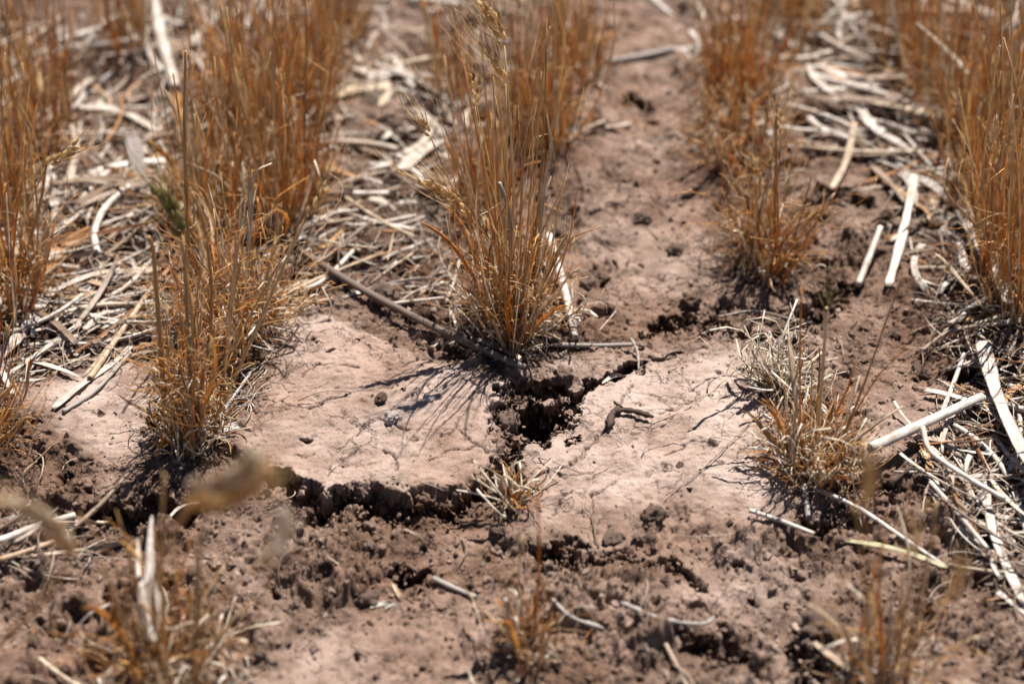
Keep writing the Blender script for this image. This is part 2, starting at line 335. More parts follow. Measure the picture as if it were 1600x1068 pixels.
M_STEM = plant_material('dry_stem', [(0, (.30, .15, .05)), (.4, (.46, .26, .095)), (.75, (.58, .38, .16)), (1, (.66, .50, .27))], .2, (500, 500, 60), .36, height=True)
M_LEAF = plant_material('papery_leaf', [(0, (0.475, 0.286, 0.130)), (.5, (0.605, 0.449, 0.276)), (1, (0.691, 0.605, 0.484))], .45, (300, 300, 40), .4)
M_BLEACH = plant_material('bleached_leaf', [(0, (0.515, 0.392, 0.267)), (.5, (0.721, 0.638, 0.515)), (1, (0.844, 0.792, 0.721))], .4, (300, 300, 60))
M_HEAD = plant_material('ripe_head', [(0, (.58, .38, .16)), (.5, (.74, .54, .27)), (1, (.84, .70, .46))], .55, (500, 500, 200), .4)
M_GREEN = plant_material('green_head', [(0, (.15, .14, .03)), (.5, (.27, .24, .07)), (1, (.52, .44, .20))], .4, (500, 500, 200))
ST = (60, 1900, 1900)
M_STRAW = plant_material('pale_straw', [(0, (.13, .09, .065)), (.18, (.22, .165, .13)), (.36, (.36, .28, .21)), (.6, (.48, .41, .34)), (.85, (.60, .55, .48)), (1, (.42, .24, .11))], .15, ST, .5, None, .8)
M_WHITE = plant_material('white_straw', [(0, (0.523, 0.480, 0.427)), (1, (0.662, 0.627, 0.583))], .12, ST, .5, None, .7)
M_CREAM = plant_material('cream_straw', [(0, (0.464, 0.360, 0.240)), (1, (0.559, 0.479, 0.360))], .12, ST, .45, None, .8)
M_GREY = plant_material('grey_straw', [(0, (0.196, 0.168, 0.154)), (1, (0.315, 0.287, 0.259))], 0, ST, .6)
M_BROWN = plant_material('brown_stalk', [(0, (.13, .095, .075)), (1, (.19, .145, .115))], 0, ST, .45)
M_TWIG = plant_material('dark_twig', [(0, (.045, .026, .018)), (1, (.07, .042, .03))], 0, (150, 700, 700), .8)
M_SPOT = plant_material('spotted_straw', [(0, (0.436, 0.416, 0.389)), (1, (0.488, 0.469, 0.442))], .05, ST, .5, (.25, .20, .17), .6)
M_OLIVE = plant_material('olive_straw', [(0, (0.204, 0.186, 0.084)), (1, (0.300, 0.264, 0.144))], .15, ST, .5)
M_ORANGE = plant_material('orange_leaf', [(0, (.58, .28, .06)), (1, (.66, .34, .09))], .45, (60, 500, 500))
M_RUST = plant_material('rusty_litter', [(0, (.20, .085, .035)), (.5, (.38, .18, .07)), (1, (.54, .32, .15))], .35, (60, 500, 500))

# ------------------------------------------------------------------ mesh building
class Buf:
    def __init__(s): s.v = []; s.f = []; s.n = 0
    def add(s, V, F):
        s.v.append(np.asarray(V, float)); s.f += [tuple(i+s.n for i in q) for q in F]; s.n += len(V)
    def obj(s, name, m, parent=None, origin=None):
        V = np.concatenate(s.v) if s.v else np.zeros((0, 3))
        if origin is not None: V = V-np.asarray(origin)
        me = bpy.data.meshes.new(name); me.from_pydata(V.tolist(), [], s.f)
        me.materials.append(m); me.shade_smooth()
        o = bpy.data.objects.new(name, me); scene.collection.objects.link(o)
        if parent is not None: o.parent = parent
        return o
def sweep(buf, P, w, t, side, n=5, curl=0.0, hollow=False, twist=0.0):
    P = np.asarray(P, float); k = len(P); T = np.gradient(P, axis=0); T /= np.linalg.norm(T, axis=1)[:, None]+1e-12
    S = np.tile(np.asarray(side, float), (k, 1)); S -= (S*T).sum(1)[:, None]*T; S /= np.linalg.norm(S, axis=1)[:, None]+1e-9
    Nn = np.cross(T, S)
    if twist:
        a = np.linspace(0, twist, k)[:, None]; S, Nn = S*np.cos(a)+Nn*np.sin(a), Nn*np.cos(a)-S*np.sin(a)
    w = np.broadcast_to(w, (k,)); t = np.broadcast_to(t, (k,))
    a = np.arange(n)*2*math.pi/n; c = np.cos(a); s = np.sin(a)
    V = P[:, None]+S[:, None]*(w[:, None]*c)[..., None]+Nn[:, None]*(t[:, None]*s+curl*w[:, None]*(c*c))[..., None]
    V = V.reshape(-1, 3)
    F = [(i*n+j, i*n+(j+1) % n, (i+1)*n+(j+1) % n, (i+1)*n+j) for i in range(k-1) for j in range(n)]
    if hollow:
        V = [V]; off = k*n
        for e, sg in ((0, 1), (k-1, -1)):
            for r, dd in ((.62, 0), (.58, 2.2)):
                V.append(P[e]+S[e]*(w[e]*c*r)[:, None]+Nn[e]*(t[e]*s*r)[:, None]+T[e]*sg*dd*w[e])
            for j in range(n):
                j2 = (j+1) % n
                q1 = (e*n+j, off+j, off+j2, e*n+j2); q2 = (off+j, off+n+j, off+n+j2, off+j2)
                F += [q1, q2] if sg == 1 else [q1[::-1], q2[::-1]]
            cap = tuple(off+n+j for j in range(n)); F.append(cap[::-1] if sg == 1 else cap); off += 2*n
        V = np.concatenate(V)
    else:
        F += [tuple(range(n))[::-1], tuple((k-1)*n+j for j in range(n))]
    buf.add(V, F)
def curve(a, b, n, bend):
    a = np.asarray(a, float); b = np.asarray(b, float); t = np.linspace(0, 1, n)[:, None]
    return a*(1-t)+b*t+np.asarray(bend)*4*t*(1-t)
def smooth_path(pts, n):
    pts = np.asarray(pts, float)
    if len(pts) == 2: return np.linspace(pts[0], pts[1], n)
    q = np.vstack([2*pts[0]-pts[1], pts, 2*pts[-1]-pts[-2]]); out = []
    m = len(pts)-1
    for u in np.linspace(0, m-1e-6, n):
        i = int(u); f = u-i; p0, p1, p2, p3 = q[i:i+4]
        out.append(.5*((2*p1)+(-p0+p2)*f+(2*p0-5*p1+4*p2-p3)*f*f+(-p0+3*p1-3*p2+p3)*f**3))
    return np.array(out)
def tagit(o, label=None, cat=None, group=None, kind=None):
    if label: o['label'] = label
    if cat: o['category'] = cat
    if group: o['group'] = group
    if kind: o['kind'] = kind
    return o

# the ground sheet
ny, nx = GX.shape
me = bpy.data.meshes.new('ground'); nv = nx*ny
co = np.stack([GX, GY, Z], -1).reshape(-1).astype(np.float32)
idx = np.arange(nv).reshape(ny, nx)
quads = np.stack([idx[:-1, :-1], idx[:-1, 1:], idx[1:, 1:], idx[1:, :-1]], -1).reshape(-1, 4)
me.vertices.add(nv); me.vertices.foreach_set('co', co)
me.loops.add(quads.size); me.loops.foreach_set('vertex_index', quads.reshape(-1).astype(np.int32))
me.polygons.add(len(quads)); me.polygons.foreach_set('loop_start', np.arange(0, quads.size, 4, dtype=np.int32))
me.update(calc_edges=True)
org_shade = np.zeros(GX.shape, np.float32)  # dark soil under litter and tufts: organic stain and painted gap shade
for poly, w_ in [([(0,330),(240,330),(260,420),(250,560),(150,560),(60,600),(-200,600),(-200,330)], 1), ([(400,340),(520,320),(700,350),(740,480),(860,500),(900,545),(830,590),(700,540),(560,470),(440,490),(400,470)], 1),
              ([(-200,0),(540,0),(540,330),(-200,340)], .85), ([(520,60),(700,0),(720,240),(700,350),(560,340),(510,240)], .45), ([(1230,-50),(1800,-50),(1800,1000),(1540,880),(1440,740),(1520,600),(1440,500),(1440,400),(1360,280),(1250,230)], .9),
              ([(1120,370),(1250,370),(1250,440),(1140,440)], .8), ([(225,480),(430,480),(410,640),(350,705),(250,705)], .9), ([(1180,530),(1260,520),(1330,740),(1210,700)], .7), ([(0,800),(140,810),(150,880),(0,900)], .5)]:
    q_ = np.zeros(GX.shape); q_[sel] = sstep(-.010, .016, poly_sd(wx[sel], wy[sel], poly)); org_shade = np.maximum(org_shade, w_*q_)
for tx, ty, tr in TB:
    c = G(tx, ty); org_shade = np.maximum(org_shade, 1.1*np.exp(-(((wx-c[0])/tr)**2+((wy-c[1])/(tr*1.7))**2)*1.3))
ao = me.attributes.new('organic_shade', 'FLOAT', 'POINT'); ao.data.foreach_set('value', np.clip(org_shade, 0, 1).reshape(-1).astype(np.float32))
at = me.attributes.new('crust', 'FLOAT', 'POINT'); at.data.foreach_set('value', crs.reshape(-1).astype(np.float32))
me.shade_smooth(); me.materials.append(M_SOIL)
ground = bpy.data.objects.new('ground', me); scene.collection.objects.link(ground); ground['kind'] = 'structure'

# ------------------------------------------------------------------ wording: each loose piece is named by the landmark beside it
MARKS = [('the big hole', 835, 655), ('the grey pebble', 614, 670), ('the dark crooked twig', 985, 668), ('the low front right tuft', 1280, 720),
 ('the bleached fibre clump', 1215, 600), ('the thick pale stalk', 1440, 697), ('the front left tuft', 300, 690), ('the bushy tuft behind it on the left', 365, 500),
 ('the foot of the centre tuft', 800, 525), ('the long brown stalk', 640, 510), ('the leaning white stalk', 880, 470), ('the level grey stalk', 925, 547),
 ('the upper dark crack', 1110, 508), ('the upper right hollow', 1310, 308), ('the short right tuft', 1195, 400), ('the bright pale strip', 1405, 380),
 ('the large dense left tuft', 440, 300), ('the thick white stalk', 255, 80), ('the wide bright white strip', 655, 252), ('the level cream strip', 565, 148),
 ('the left edge tuft', 15, 470), ('the mould spotted strip', 40, 525), ('the small left plate', 160, 640), ('the lower left heap', 90, 845),
 ('the bottom left tuft', 262, 1050), ('the raised plate edge', 600, 770), ('the curled straw bits', 615, 920), ('the bottom centre tuft', 825, 1000),
 ('the large round clod', 1285, 950), ('the bottom right tuft', 1385, 1060), ('the olive tinted strip', 1400, 860), ('the right edge straw pile', 1540, 800),
 ('the broad white crossing strip', 1555, 660), ('the tall right edge tuft', 1585, 460), ('the top right corner tuft', 1480, 170), ('the long white stalk up right', 1400, 165),
 ('the blurred top edge tuft', 1150, 110), ('the blurred stalk up top', 1000, 90), ('the low blurred orange tuft', 1145, 240), ('the top left corner tuft', 70, 180),
 ('the broad grey strip', 215, 262), ('the split white strip', 130, 612), ('the long grey hooked bit', 1040, 982), ('the green seed head', 272, 330),
 ('the rust tuft near the top', 530, 60), ('the tuft behind the centre one', 845, 200), ('the broad white strip', 1535, 420), ('the right hand hollow', 1530, 590)]
USED = {}
def unique_label(desc, a, b):
    q = sorted((math.hypot(m[1]-a, (m[2]-b)*1.3), m) for m in MARKS)[:7]
    for k, (dd, m) in enumerate(q):
        dx = a-m[1]; dy = b-m[2]
        far = 'close ' if dd < 45 else ('just ' if dd < 95 else ('some way ' if dd < 190 else 'far '))
        ops = [('left of' if dx < 0 else 'right of'), ('above' if dy < 0 else 'below')]
        if abs(dy) > abs(dx): ops = ops[::-1]
        if min(abs(dx), abs(dy)) > .45*max(abs(dx), abs(dy)): ops = [('above and left of' if dx < 0 else 'above and right of') if dy < 0 else ('below and left of' if dx < 0 else 'below and right of')]+ops
        for w in ops[:1] if k == 0 else ops[:1]:
            t = desc+' '+far+w+' '+m[0]
            if t not in USED and len(t.split()) <= 16: USED[t] = 1; return t
    return None

# ------------------------------------------------------------------ clods, pebbles, crumbs
def ico(sub):
    import bmesh
    bm = bmesh.new(); bmesh.ops.create_icosphere(bm, subdivisions=sub, radius=1)
    V = np.array([v.co[:] for v in bm.verts]); F = [tuple(v.index for v in f.verts) for f in bm.faces]; bm.free(); return V, F
ICO3, ICO2, ICO1 = ico(4), ico(2), ico(1)
def clod_mesh(seed, base=ICO3, amp=.35):
    V, F = base; V = V.copy(); r = rng(seed); o = r.uniform(0, 50, 3)
    k = fbm(V[:, 0]*1.3+o[0], V[:, 1]*1.3+V[:, 2]*.9+o[1], 3, seed)+.6*fbm(V[:, 2]*2.2+o[2], V[:, 0]*2.2-V[:, 1]*1.7, 4, seed+3, .62)
    return V*(1+amp*k)[:, None]*r.uniform(.75, 1.15, 3), F
clod_data = []
for i in range(10):
    b = Buf(); V, F = clod_mesh(500+i, amp=.42); b.add(V, F); me = bpy.data.meshes.new('soil_clod'); me.from_pydata(V.tolist(), [], F); me.materials.append(M_CLOD); me.shade_smooth(); clod_data.append(me)
def clod(px_, py_, rpx, label, group=None, k=0, flat=.8, m=None, name='soil_clod', cat='clod'):
    g = G(px_, py_); dep = (g-CAM)@fwd; r = rpx*K*dep
    me_ = clod_data[k % 10]
    if m is not None: me_ = me_.copy(); me_.materials[0] = m
    o = bpy.data.objects.new(name, me_); scene.collection.objects.link(o)
    o.scale = (r, r, r*flat); rr = random.Random(k*7+int(px_)); o.rotation_euler = (rr.uniform(-.3, .3), rr.uniform(-.3, .3), rr.uniform(0, 6.28))
    g = G(px_, py_+rpx*.5, 0); o.location = (g[0], g[1], surf(g[0], g[1])+r*flat*.45)
    return tagit(o, label, cat, group)
clod(614, 670, 11, 'small rounded grey pebble on the smooth plate left of the hole', k=1, m=M_PEBBLE, name='pebble', cat='pebble')
clod(672, 641, 7, 'tiny dark pebble just below the forked shadow on the left plate', k=2, m=M_PEBBLE, name='pebble', cat='pebble')
clod(597, 640, 9, 'small brown crumb of soil above the grey pebble', k=3)
clod(1022, 801, 17, 'dark round clod on the front of the right plate', k=4)
clod(958, 822, 15, 'flattened clod left of the dark round clod on the right plate', k=5, flat=.55)
clod(1080, 461, 17, 'round brown clod just above the upper dark crack', k=6)
clod(1285, 950, 38, 'large rounded clod above the pale stalk at the bottom right', k=7)
clod(915, 432, 13, 'clod right of the white stalk leaning by the centre tuft', k=8)
clod(880, 515, 24, 'rough brown clod tucked behind the foot of the white stalk', k=9)
clod(1437, 572, 13, 'small clod on crumbly soil left of the right hand hollow', k=3)
clod(1055, 385, 13, 'dark clod in the bare strip left of the short right tuft', k=0)
clod(1005, 342, 12, 'small dark clod high in the bare strip', k=4)
clod(797, 652, 17, 'broken reddish clod wedged in the left mouth of the hole', k=2)
clod(780, 755, 19, 'rounded clod in the crack below the hole', k=5)
clod(880, 590, 17, 'pale clod between the hole and the side crack', k=6, flat=.7)
clod(500, 788, 15, 'small pointed clod in the shade of the raised plate edge', k=8)
clod(575, 905, 18, 'pale topped clod left of the curled straw bits', k=1)
clod(600, 465, 22, 'hollow looking pale clod behind the long brown stalk', k=0)
clod(1410, 350, 20, 'dark clod under the cream strip on the right', k=3)
rr = random.Random(5); n = 0
GR = 'brown soil clods scattered over the crumbly ground'
while n < 110:
    a = rr.uniform(0, 1600); b = rr.uniform(0, 1068)
    g = G(a, b); ix = np.searchsorted(xs, g[0]); iy = np.searchsorted(ys, g[1])
    c = crs[iy, ix]
    if rr.random() < c*1.1: continue
    rs = rr.uniform(5, 9)+7*rr.random()**4; fl = rr.uniform(.5, .95)
    t = unique_label(('tiny ' if rs < 6.3 else 'small ' if rs < 8.6 else 'knobbly ' if rs < 11 else 'chunky ')+('flattened ' if fl < .65 else 'rounded ' if fl > .82 else 'brown ')+'clod', a, b)
    clod(a, b, rs, t or 'small brown clod lying loose on the crumbly soil', GR, k=n, flat=fl); n += 1
crumb = Buf(); r = rng(8); cnt = 0
cr_var = [clod_mesh(700+i, ICO1, .85) for i in range(12)]
while cnt < 16000:
    a, bb = r.uniform(-30, 1630), r.uniform(-20, 1090); g = G(a, bb)
    ix = np.searchsorted(xs, g[0]); iy = np.searchsorted(ys, g[1])
    if r.random() < crs[iy, ix]*.975: continue
    s = r.uniform(.0004, .0010)+.0020*r.random()**7; V, F = cr_var[cnt % 12]; th = r.uniform(0, 6.28)
    R_ = np.array([[math.cos(th), -math.sin(th), 0], [math.sin(th), math.cos(th), 0], [0, 0, 1]])
    crumb.add((V@R_)*s+[g[0], g[1], Z[iy, ix]+s*.12], F); cnt += 1
co_ = crumb.obj('soil_crumbs', M_CLOD); co_.data.shade_flat()
tagit(co_, 'fine loose soil crumbs strewn over the rough ground', 'soil crumbs', None, 'stuff')

# ------------------------------------------------------------------ straw litter
OC = .003; ox0, oy0 = -.62, -.42; onx, ony = 420, 400
oxs = ox0+OC*(np.arange(onx)+.5); oys = oy0+OC*(np.arange(ony)+.5)
OCC = Z[np.clip(np.searchsorted(ys, oys), 0, ny-1)][:, np.clip(np.searchsorted(xs, oxs), 0, nx-1)].copy()
def occ(x, y):
    return OCC[min(max(int((y-oy0)/OC), 0), ony-1), min(max(int((x-ox0)/OC), 0), onx-1)]
def settle(P, r, cap=.035, r2=None):
    """drop a path (x,y columns) on what already lies there; returns z column"""
    h = np.array([occ(p[0], p[1]) for p in P]); k = len(P); q = max(1, k//4)
    z0 = np.percentile(h[:q+1], 70); z1 = np.percentile(h[-q-1:], 70)
    line = np.linspace(z0, z1, k); lift = np.percentile(h-line, 88); z = line+max(lift, 0)+r*.7
    for p, zz_ in zip(P, z):
        i = min(max(int((p[1]-oy0)/OC), 0), ony-1); j = min(max(int((p[0]-ox0)/OC), 0), onx-1)
        OCC[i, j] = max(OCC[i, j], min(zz_+r*.5, surf(p[0], p[1])+cap))
    return z
def local_obj(name, path, w, t, m, n=7, curl=0., hollow=False, twist=0., taper=None):
    """mesh built along its own local X so that the fibres run along it"""
    path = np.asarray(path); a = path[0]; d = path[-1]-a; d /= np.linalg.norm(d)
    z = np.array([0, 0, 1.]); yv = np.cross(z, d); yv /= np.linalg.norm(yv)+1e-9; zv = np.cross(d, yv)
    B = np.stack([d, yv, zv], 1); loc = (path-a)@B
    k = len(path); ww = np.full(k, w); 
    if taper: ww = w*taper(np.linspace(0, 1, k))
    tt = ww*(t/w)
    b = Buf(); sweep(b, loc, ww, tt, (0, 1, 0), n, curl, hollow, twist); o = b.obj(name, m)
    mw = Matrix(((B[0, 0], B[0, 1], B[0, 2], a[0]), (B[1, 0], B[1, 1], B[1, 2], a[1]), (B[2, 0], B[2, 1], B[2, 2], a[2]), (0, 0, 0, 1)))
    o.matrix_world = mw; return o
def straw(pts, wpx, style, m, label, group=None, lift=(0, 0), name=None, cat=None):
    """pts photo pixels on the ground; wpx visible width in photo px"""
    g = [G(*p) for p in pts]; dep = (g[len(g)//2]-CAM)@fwd; w = wpx*K*dep/2
    P = smooth_path([(q[0], q[1], 0) for q in g], 22)
    P[:, 2] = settle(P, w if style == 'round' else w*.3)+np.linspace(lift[0], lift[1], 22)
    tw = lambda u: 1-0.0*u
    if style == 'round':
        nod = lambda u: 1+.16*np.exp(-((u-.37)/.03)**2)-.12*u
        o = local_obj(name or 'straw_stalk', P, w, w*.92, m, 10, 0, True, 0, nod)
    elif style == 'flat':
        rg = random.Random(int(pts[0][0]*3+pts[0][1])); f1, f2 = rg.uniform(4, 9), rg.uniform(0, 6)
        tf = lambda u: (1+.13*np.sin(u*f1*2+f2))*(1-.35*np.clip((u-.95)*20, 0, 1)*rg.random())*(1-.35*np.clip((.05-u)*20, 0, 1)*rg.random())*(1+.05*np.sin(u*41+f1))
        o = local_obj(name or 'straw_strip', P, w, w*.14+.00012, m, 8, rg.uniform(.2, .45), False, rg.uniform(-.5, .5), tf)
    elif style == 'leaf':
        tl = lambda u: np.clip(np.sin(np.pi*np.clip(u*.9+.08, 0, 1))**.6, .12, 1)
        o = local_obj(name or 'dry_leaf', P, w, w*.10+.0001, m, 8, .5, False, 1.4, tl)
    else:  # twig
        r_ = rng(int(pts[0][0])); kn = (1+.30*r_.standard_normal(22)).clip(.55, 1.6); kn[:2] *= (.45, .8); kn[-3:] *= (.85, .6, .3)
        o = local_obj(name or 'twig', P, w, w*.95, m, 8, 0, False, 0, lambda u: kn*(1-.15*u))
    return tagit(o, label, cat or {'round': 'stalk', 'flat': 'straw', 'leaf': 'leaf', 'twig': 'twig'}[style], group)

# random litter first (it lies under the named pieces)
REG = [  # polygon px, density per 100x100 px, len range px, width range px, region phrase, dominant angle, spread
 ([(0,330),(240,330),(260,420),(250,560),(150,570),(60,600),(0,600)], 11, (50, 190), (4, 13), 'in the thick litter between the two left tufts', 25, 35),
 ([(400,360),(520,330),(700,360),(720,470),(560,470),(440,500),(400,470)], 8, (40, 150), (4, 10), 'in the litter behind the smooth left plate', 15, 30),
 ([(0,40),(260,20),(300,330),(0,340)], 9, (40, 150), (6, 16), 'in the blurred litter at the top left', 60, 50),
 ([(520,60),(700,0),(720,240),(700,350),(560,340),(510,240)], 5.5, (50, 150), (6, 15), 'in the litter left of the centre tuft', -20, 40),
 ([(860,60),(960,0),(960,130),(880,150)], 3.5, (40, 110), (6, 12), 'beside the blurred tuft at the top centre', 10, 40),
 ([(1230,40),(1480,20),(1480,240),(1360,270),(1250,230)], 8, (50, 170), (6, 16), 'in the pale litter at the upper right', -22, 30),
 ([(1360,230),(1520,220),(1540,470),(1440,440),(1380,340)], 6, (40, 140), (6, 15), 'in the litter left of the tall right edge tuft', -40, 50),
 ([(1440,450),(1600,440),(1600,620),(1480,560)], 7, (50, 150), (4, 12), 'below the tall right edge tuft', -15, 40),
 ([(1440,640),(1600,600),(1600,960),(1540,880),(1430,760)], 9, (60, 190), (4, 14), 'in the straw pile at the right edge', -45, 45),
 ([(0,790),(140,810),(150,880),(0,900)], 2.5, (60, 150), (5, 11), 'in the small heap at the lower left', 22, 15),
 ([(700,480),(860,480),(900,560),(800,590),(700,540)], 9, (30, 110), (3, 7), 'matted under the foot of the centre tuft', -15, 40),
 ([(1200,0),(1600,0),(1600,60),(1200,60)], 5, (50, 150), (7, 14), 'in the blurred litter along the top right', 0, 60),
 ([(250,0),(540,0),(540,330),(300,340)], 5, (40, 140), (6, 14), 'in the litter under the big blurred tufts', 30, 60),
 ([(-120,300),(0,300),(0,700),(-120,700)], 5, (50, 150), (5, 12), 'in the thick litter between the two left tufts', 25, 40),
 ([(1600,60),(1760,60),(1760,900),(1600,960)], 5, (50, 150), (5, 13), 'in the straw pile at the right edge', -30, 50),
 ([(-60,-160),(1700,-160),(1700,0),(-60,0)], 3.5, (50, 150), (7, 14), 'in the blurred litter along the top', 0, 60),
 ([(500,-20),(700,-20),(700,80),(500,120)], 5, (40, 120), (5, 11), 'in the rusty litter near the top', 0, 60),
 ([(700,0),(900,0),(920,250),(700,250)], 3, (40, 120), (5, 11), 'in the rusty litter near the top', 0, 60),
 ([(1060,0),(1240,0),(1250,300),(1080,260)], 4, (40, 120), (5, 11), 'in the litter under the two blurred right tufts', 20, 50),
 ([(1130,380),(1240,380),(1240,440),(1140,440)], 5, (25, 70), (4, 9), 'around the foot of the short right tuft', 60, 50),
 ([(230,500),(420,480),(410,640),(350,700),(250,700)], 8, (30, 110), (3, 7), 'matted round the foot of the front left tuft', 60, 50),
 ([(1180,520),(1250,520),(1260,760),(1210,700)], 7, (25, 90), (3, 6), 'matted left of the low front right tuft', 70, 40),
]
def in_poly(x, y, P):
    c = False; n = len(P)
    for i in range(n):
        a, b = P[i], P[(i+1) % n]
        if (a[1] > y) != (b[1] > y) and x < (b[0]-a[0])*(y-a[1])/(b[1]-a[1])+a[0]: c = not c
    return c
pieces = []; r = rng(21)
for poly, den, LR, WR, phrase, ang, spr in REG:
    X = [p[0] for p in poly]; Yp = [p[1] for p in poly]
    cnt = int(den*3.5*(max(X)-min(X))*(max(Yp)-min(Yp))/1e4)
    for _ in range(cnt):
        a, b = r.uniform(min(X), max(X)), r.uniform(min(Yp), max(Yp))
        if not in_poly(a, b, poly) or (770 < a < 1010 and 555 < b < 720): continue
        L = LR[0]*.7+(LR[1]-LR[0]*.7)*r.random()**1.9; w = WR[0]*.55+(WR[1]*.9-WR[0]*.55)*r.random()**2.4
        pieces.append([a, b, L, w, phrase, math.radians(ang+spr*r.standard_normal()), r.random()])
order = sorted(range(len(pieces)), key=lambda i: -(pieces[i][2]*pieces[i][3] if 0 < pieces[i][0] < 1600 else 0))
top = set(order[:250])
sb = {M_STRAW: Buf(), M_WHITE: Buf(), M_RUST: Buf()}
r = rng(22)
for i in order[::-1]:
    a, b, L, w, phrase, th, u = pieces[i]
    g = G(a, b); dep = (g-CAM)@fwd; l = L*K*dep; hw = w*K*dep/2
    th = -th if False else th
    d = np.array([math.cos(th), math.sin(th)*1.4]); d /= np.linalg.norm(d)
    bn = r.normal(0, .08)*l; nrm = np.array([-d[1], d[0]])
    k = 9; t = np.linspace(-.5, .5, k)[:, None]; P = g[:2]+d*t*l+nrm*bn*(1-4*t*t)
    P = np.hstack([P, np.zeros((k, 1))]); kind = 'round' if u < .22 else ('flat' if u < .66 else 'leaf')
    P[:, 2] = settle(P, hw*(.9 if kind == 'round' else .3)); P[:, 2] += np.linspace(0, r.uniform(-.1, .14)*l, k).clip(0)
    m = (M_STRAW, M_WHITE, M_WHITE, M_STRAW, M_RUST)[int(r.integers(5))] if kind != 'round' else (M_STRAW, M_WHITE, M_STRAW)[int(r.integers(3))]
    fm = {'round': .85, 'flat': .16, 'leaf': .10}[kind]; tw = 0 if kind == 'round' else r.normal(0, .8)
    tp = (lambda u: np.clip(np.sin(np.pi*np.clip(u*.9+.08, 0, 1))**.6, .12, 1)) if kind == 'leaf' else (lambda u: 1+0*u)
    cu = 0 if kind == 'round' else r.uniform(.1, .6)
    if i in top:
        nm, ct = {'round': ('straw_stalk', 'stalk'), 'flat': ('straw_strip', 'straw'), 'leaf': ('dry_leaf', 'leaf')}[kind]
        o = local_obj(nm, P, hw, hw*fm+.0001, m, 8, cu, kind == 'round', tw, tp)
        tone = {M_STRAW: 'pale', M_WHITE: 'whitish', M_RUST: 'rusty brown'}[m]
        kd = {'round': 'round stalk', 'flat': 'flat split straw', 'leaf': 'curled leaf'}[kind]
        sz = 'short ' if L < 62 else ('long ' if L > 105 else ''); wd_ = 'wide ' if w > 11 else ('thin ' if w < 6 else '')
        kd2 = {'round': 'stalk', 'flat': 'split straw', 'leaf': 'curled leaf'}[kind]
        up = abs(math.degrees(math.atan2(d[1]*.57, d[0]))) % 180; up = min(up, 180-up)
        lie = 'level ' if up < 15 else ('upright ' if up > 62 else ('rising right ' if d[0]*d[1] > 0 else 'falling right '))
        t = unique_label(sz+wd_+tone+' '+lie+kd2, a, b)
        tagit(o, t or tone+' '+kd+' lying '+phrase, ct, ('straw and leaf pieces ' if t else tone+' '+kd+' pieces ')+phrase)
    else:
        sweep(sb[m], P, hw*tp(np.linspace(0, 1, k)), hw*fm+.00008, (nrm[0], nrm[1], 0), 5, cu, False, tw)
for m, nm, lb in ((M_STRAW, 'straw_litter', 'tangled tan straw bits filling the litter between the tufts'), (M_WHITE, 'bleached_litter', 'small bleached straw bits scattered through the litter'), (M_RUST, 'leaf_litter', 'small rusty brown leaf scraps matted in the litter')):
    tagit(sb[m].obj(nm, m), lb, 'litter', None, 'stuff')
# thin chaff threads everywhere the litter is, a few on the bare soil
ch = Buf(); r = rng(31); polys = [q[0] for q in REG]
c = 0
while c < 3600:
    a, b = r.uniform(-60, 1660), r.uniform(-20, 1090)
    if not any(in_poly(a, b, q) for q in polys) and r.random() > .025: continue
    g = G(a, b); l = r.uniform(.006, .035); th = r.uniform(0, 3.14)+.0; d = np.array([math.cos(th), math.sin(th), 0]); nn = np.array([-d[1], d[0], 0])
    t = np.linspace(-.5, .5, 6)[:, None]; P = g*[1, 1, 0]+d*t*l+nn*r.normal(0, .12)*l*(1-4*t*t)
    P[:, 2] = [max(occ(p[0], p[1]), surf(p[0], p[1]))+.0004 for p in P]; P[:, 2] = np.linspace(P[0, 2], P[-1, 2], 6)*.5+P[:, 2].max()*.5+np.sin(np.linspace(0, 3.14, 6))*l*r.uniform(0, .2)
    w = r.uniform(.00018, .0005); sweep(ch, P, w, w*.6, nn, 4); c += 1
tagit(ch.obj('chaff', M_STRAW), 'fine threads of chaff caught between straw and soil', 'chaff', None, 'stuff')

S = straw
S([(470,412),(560,470),(650,520),(740,565),(822,602)], 13, 'round', M_BROWN, 'long dark brown stalk lying diagonally over the top of the left plate', lift=(.004, .002))
S([(745,548),(790,568),(812,582)], 11, 'flat', M_CREAM, 'short yellow cream strip beside the lower end of the long brown stalk')
S([(857,402),(880,470),(899,540)], 13, 'round', M_WHITE, 'white round stalk leaning down the right side of the centre tuft', lift=(.014, .002))
S([(862,545),(930,547),(988,546)], 9, 'round', M_GREY, 'grey twig like stalk lying level at the foot of the centre tuft')
S([(985,540),(996,555),(998,575)], 5, 'twig', M_GREY, 'thin grey twig hooked over the crack end of the level grey stalk')
S([(1388,446),(1408,385),(1425,312)], 14, 'flat', M_WHITE, 'bright pale flat strip standing out on dark soil at the upper right', lift=(0, .012))
S([(1340,452),(1357,420),(1372,390)], 11, 'round', M_WHITE, 'short white stalk left of the bright pale strip', lift=(.001, .012))
S([(1300,292),(1322,262),(1332,222)], 11, 'flat', M_CREAM, 'small curved cream strip beside the short right tuft', lift=(0, .008))
S([(1355,742),(1440,697),(1530,650)], 18, 'round', M_WHITE, 'thick pale hollow stalk whose cut end points at the low front right tuft', lift=(.012, .004))
S([(1436,712),(1450,745),(1500,775),(1566,808)], 9, 'round', M_WHITE, 'thin white bent stalk curving below the thick pale stalk', lift=(.010, .006))
S([(1530,560),(1552,650),(1590,745),(1615,800)], 25, 'flat', M_WHITE, 'broad white flat strip crossing the thick pale stalk at the right edge', lift=(.006, .012))
S([(1500,345),(1535,420),(1572,505)], 24, 'flat', M_WHITE, 'broad white strip left of the foot of the tall right edge tuft', lift=(.004, .004))
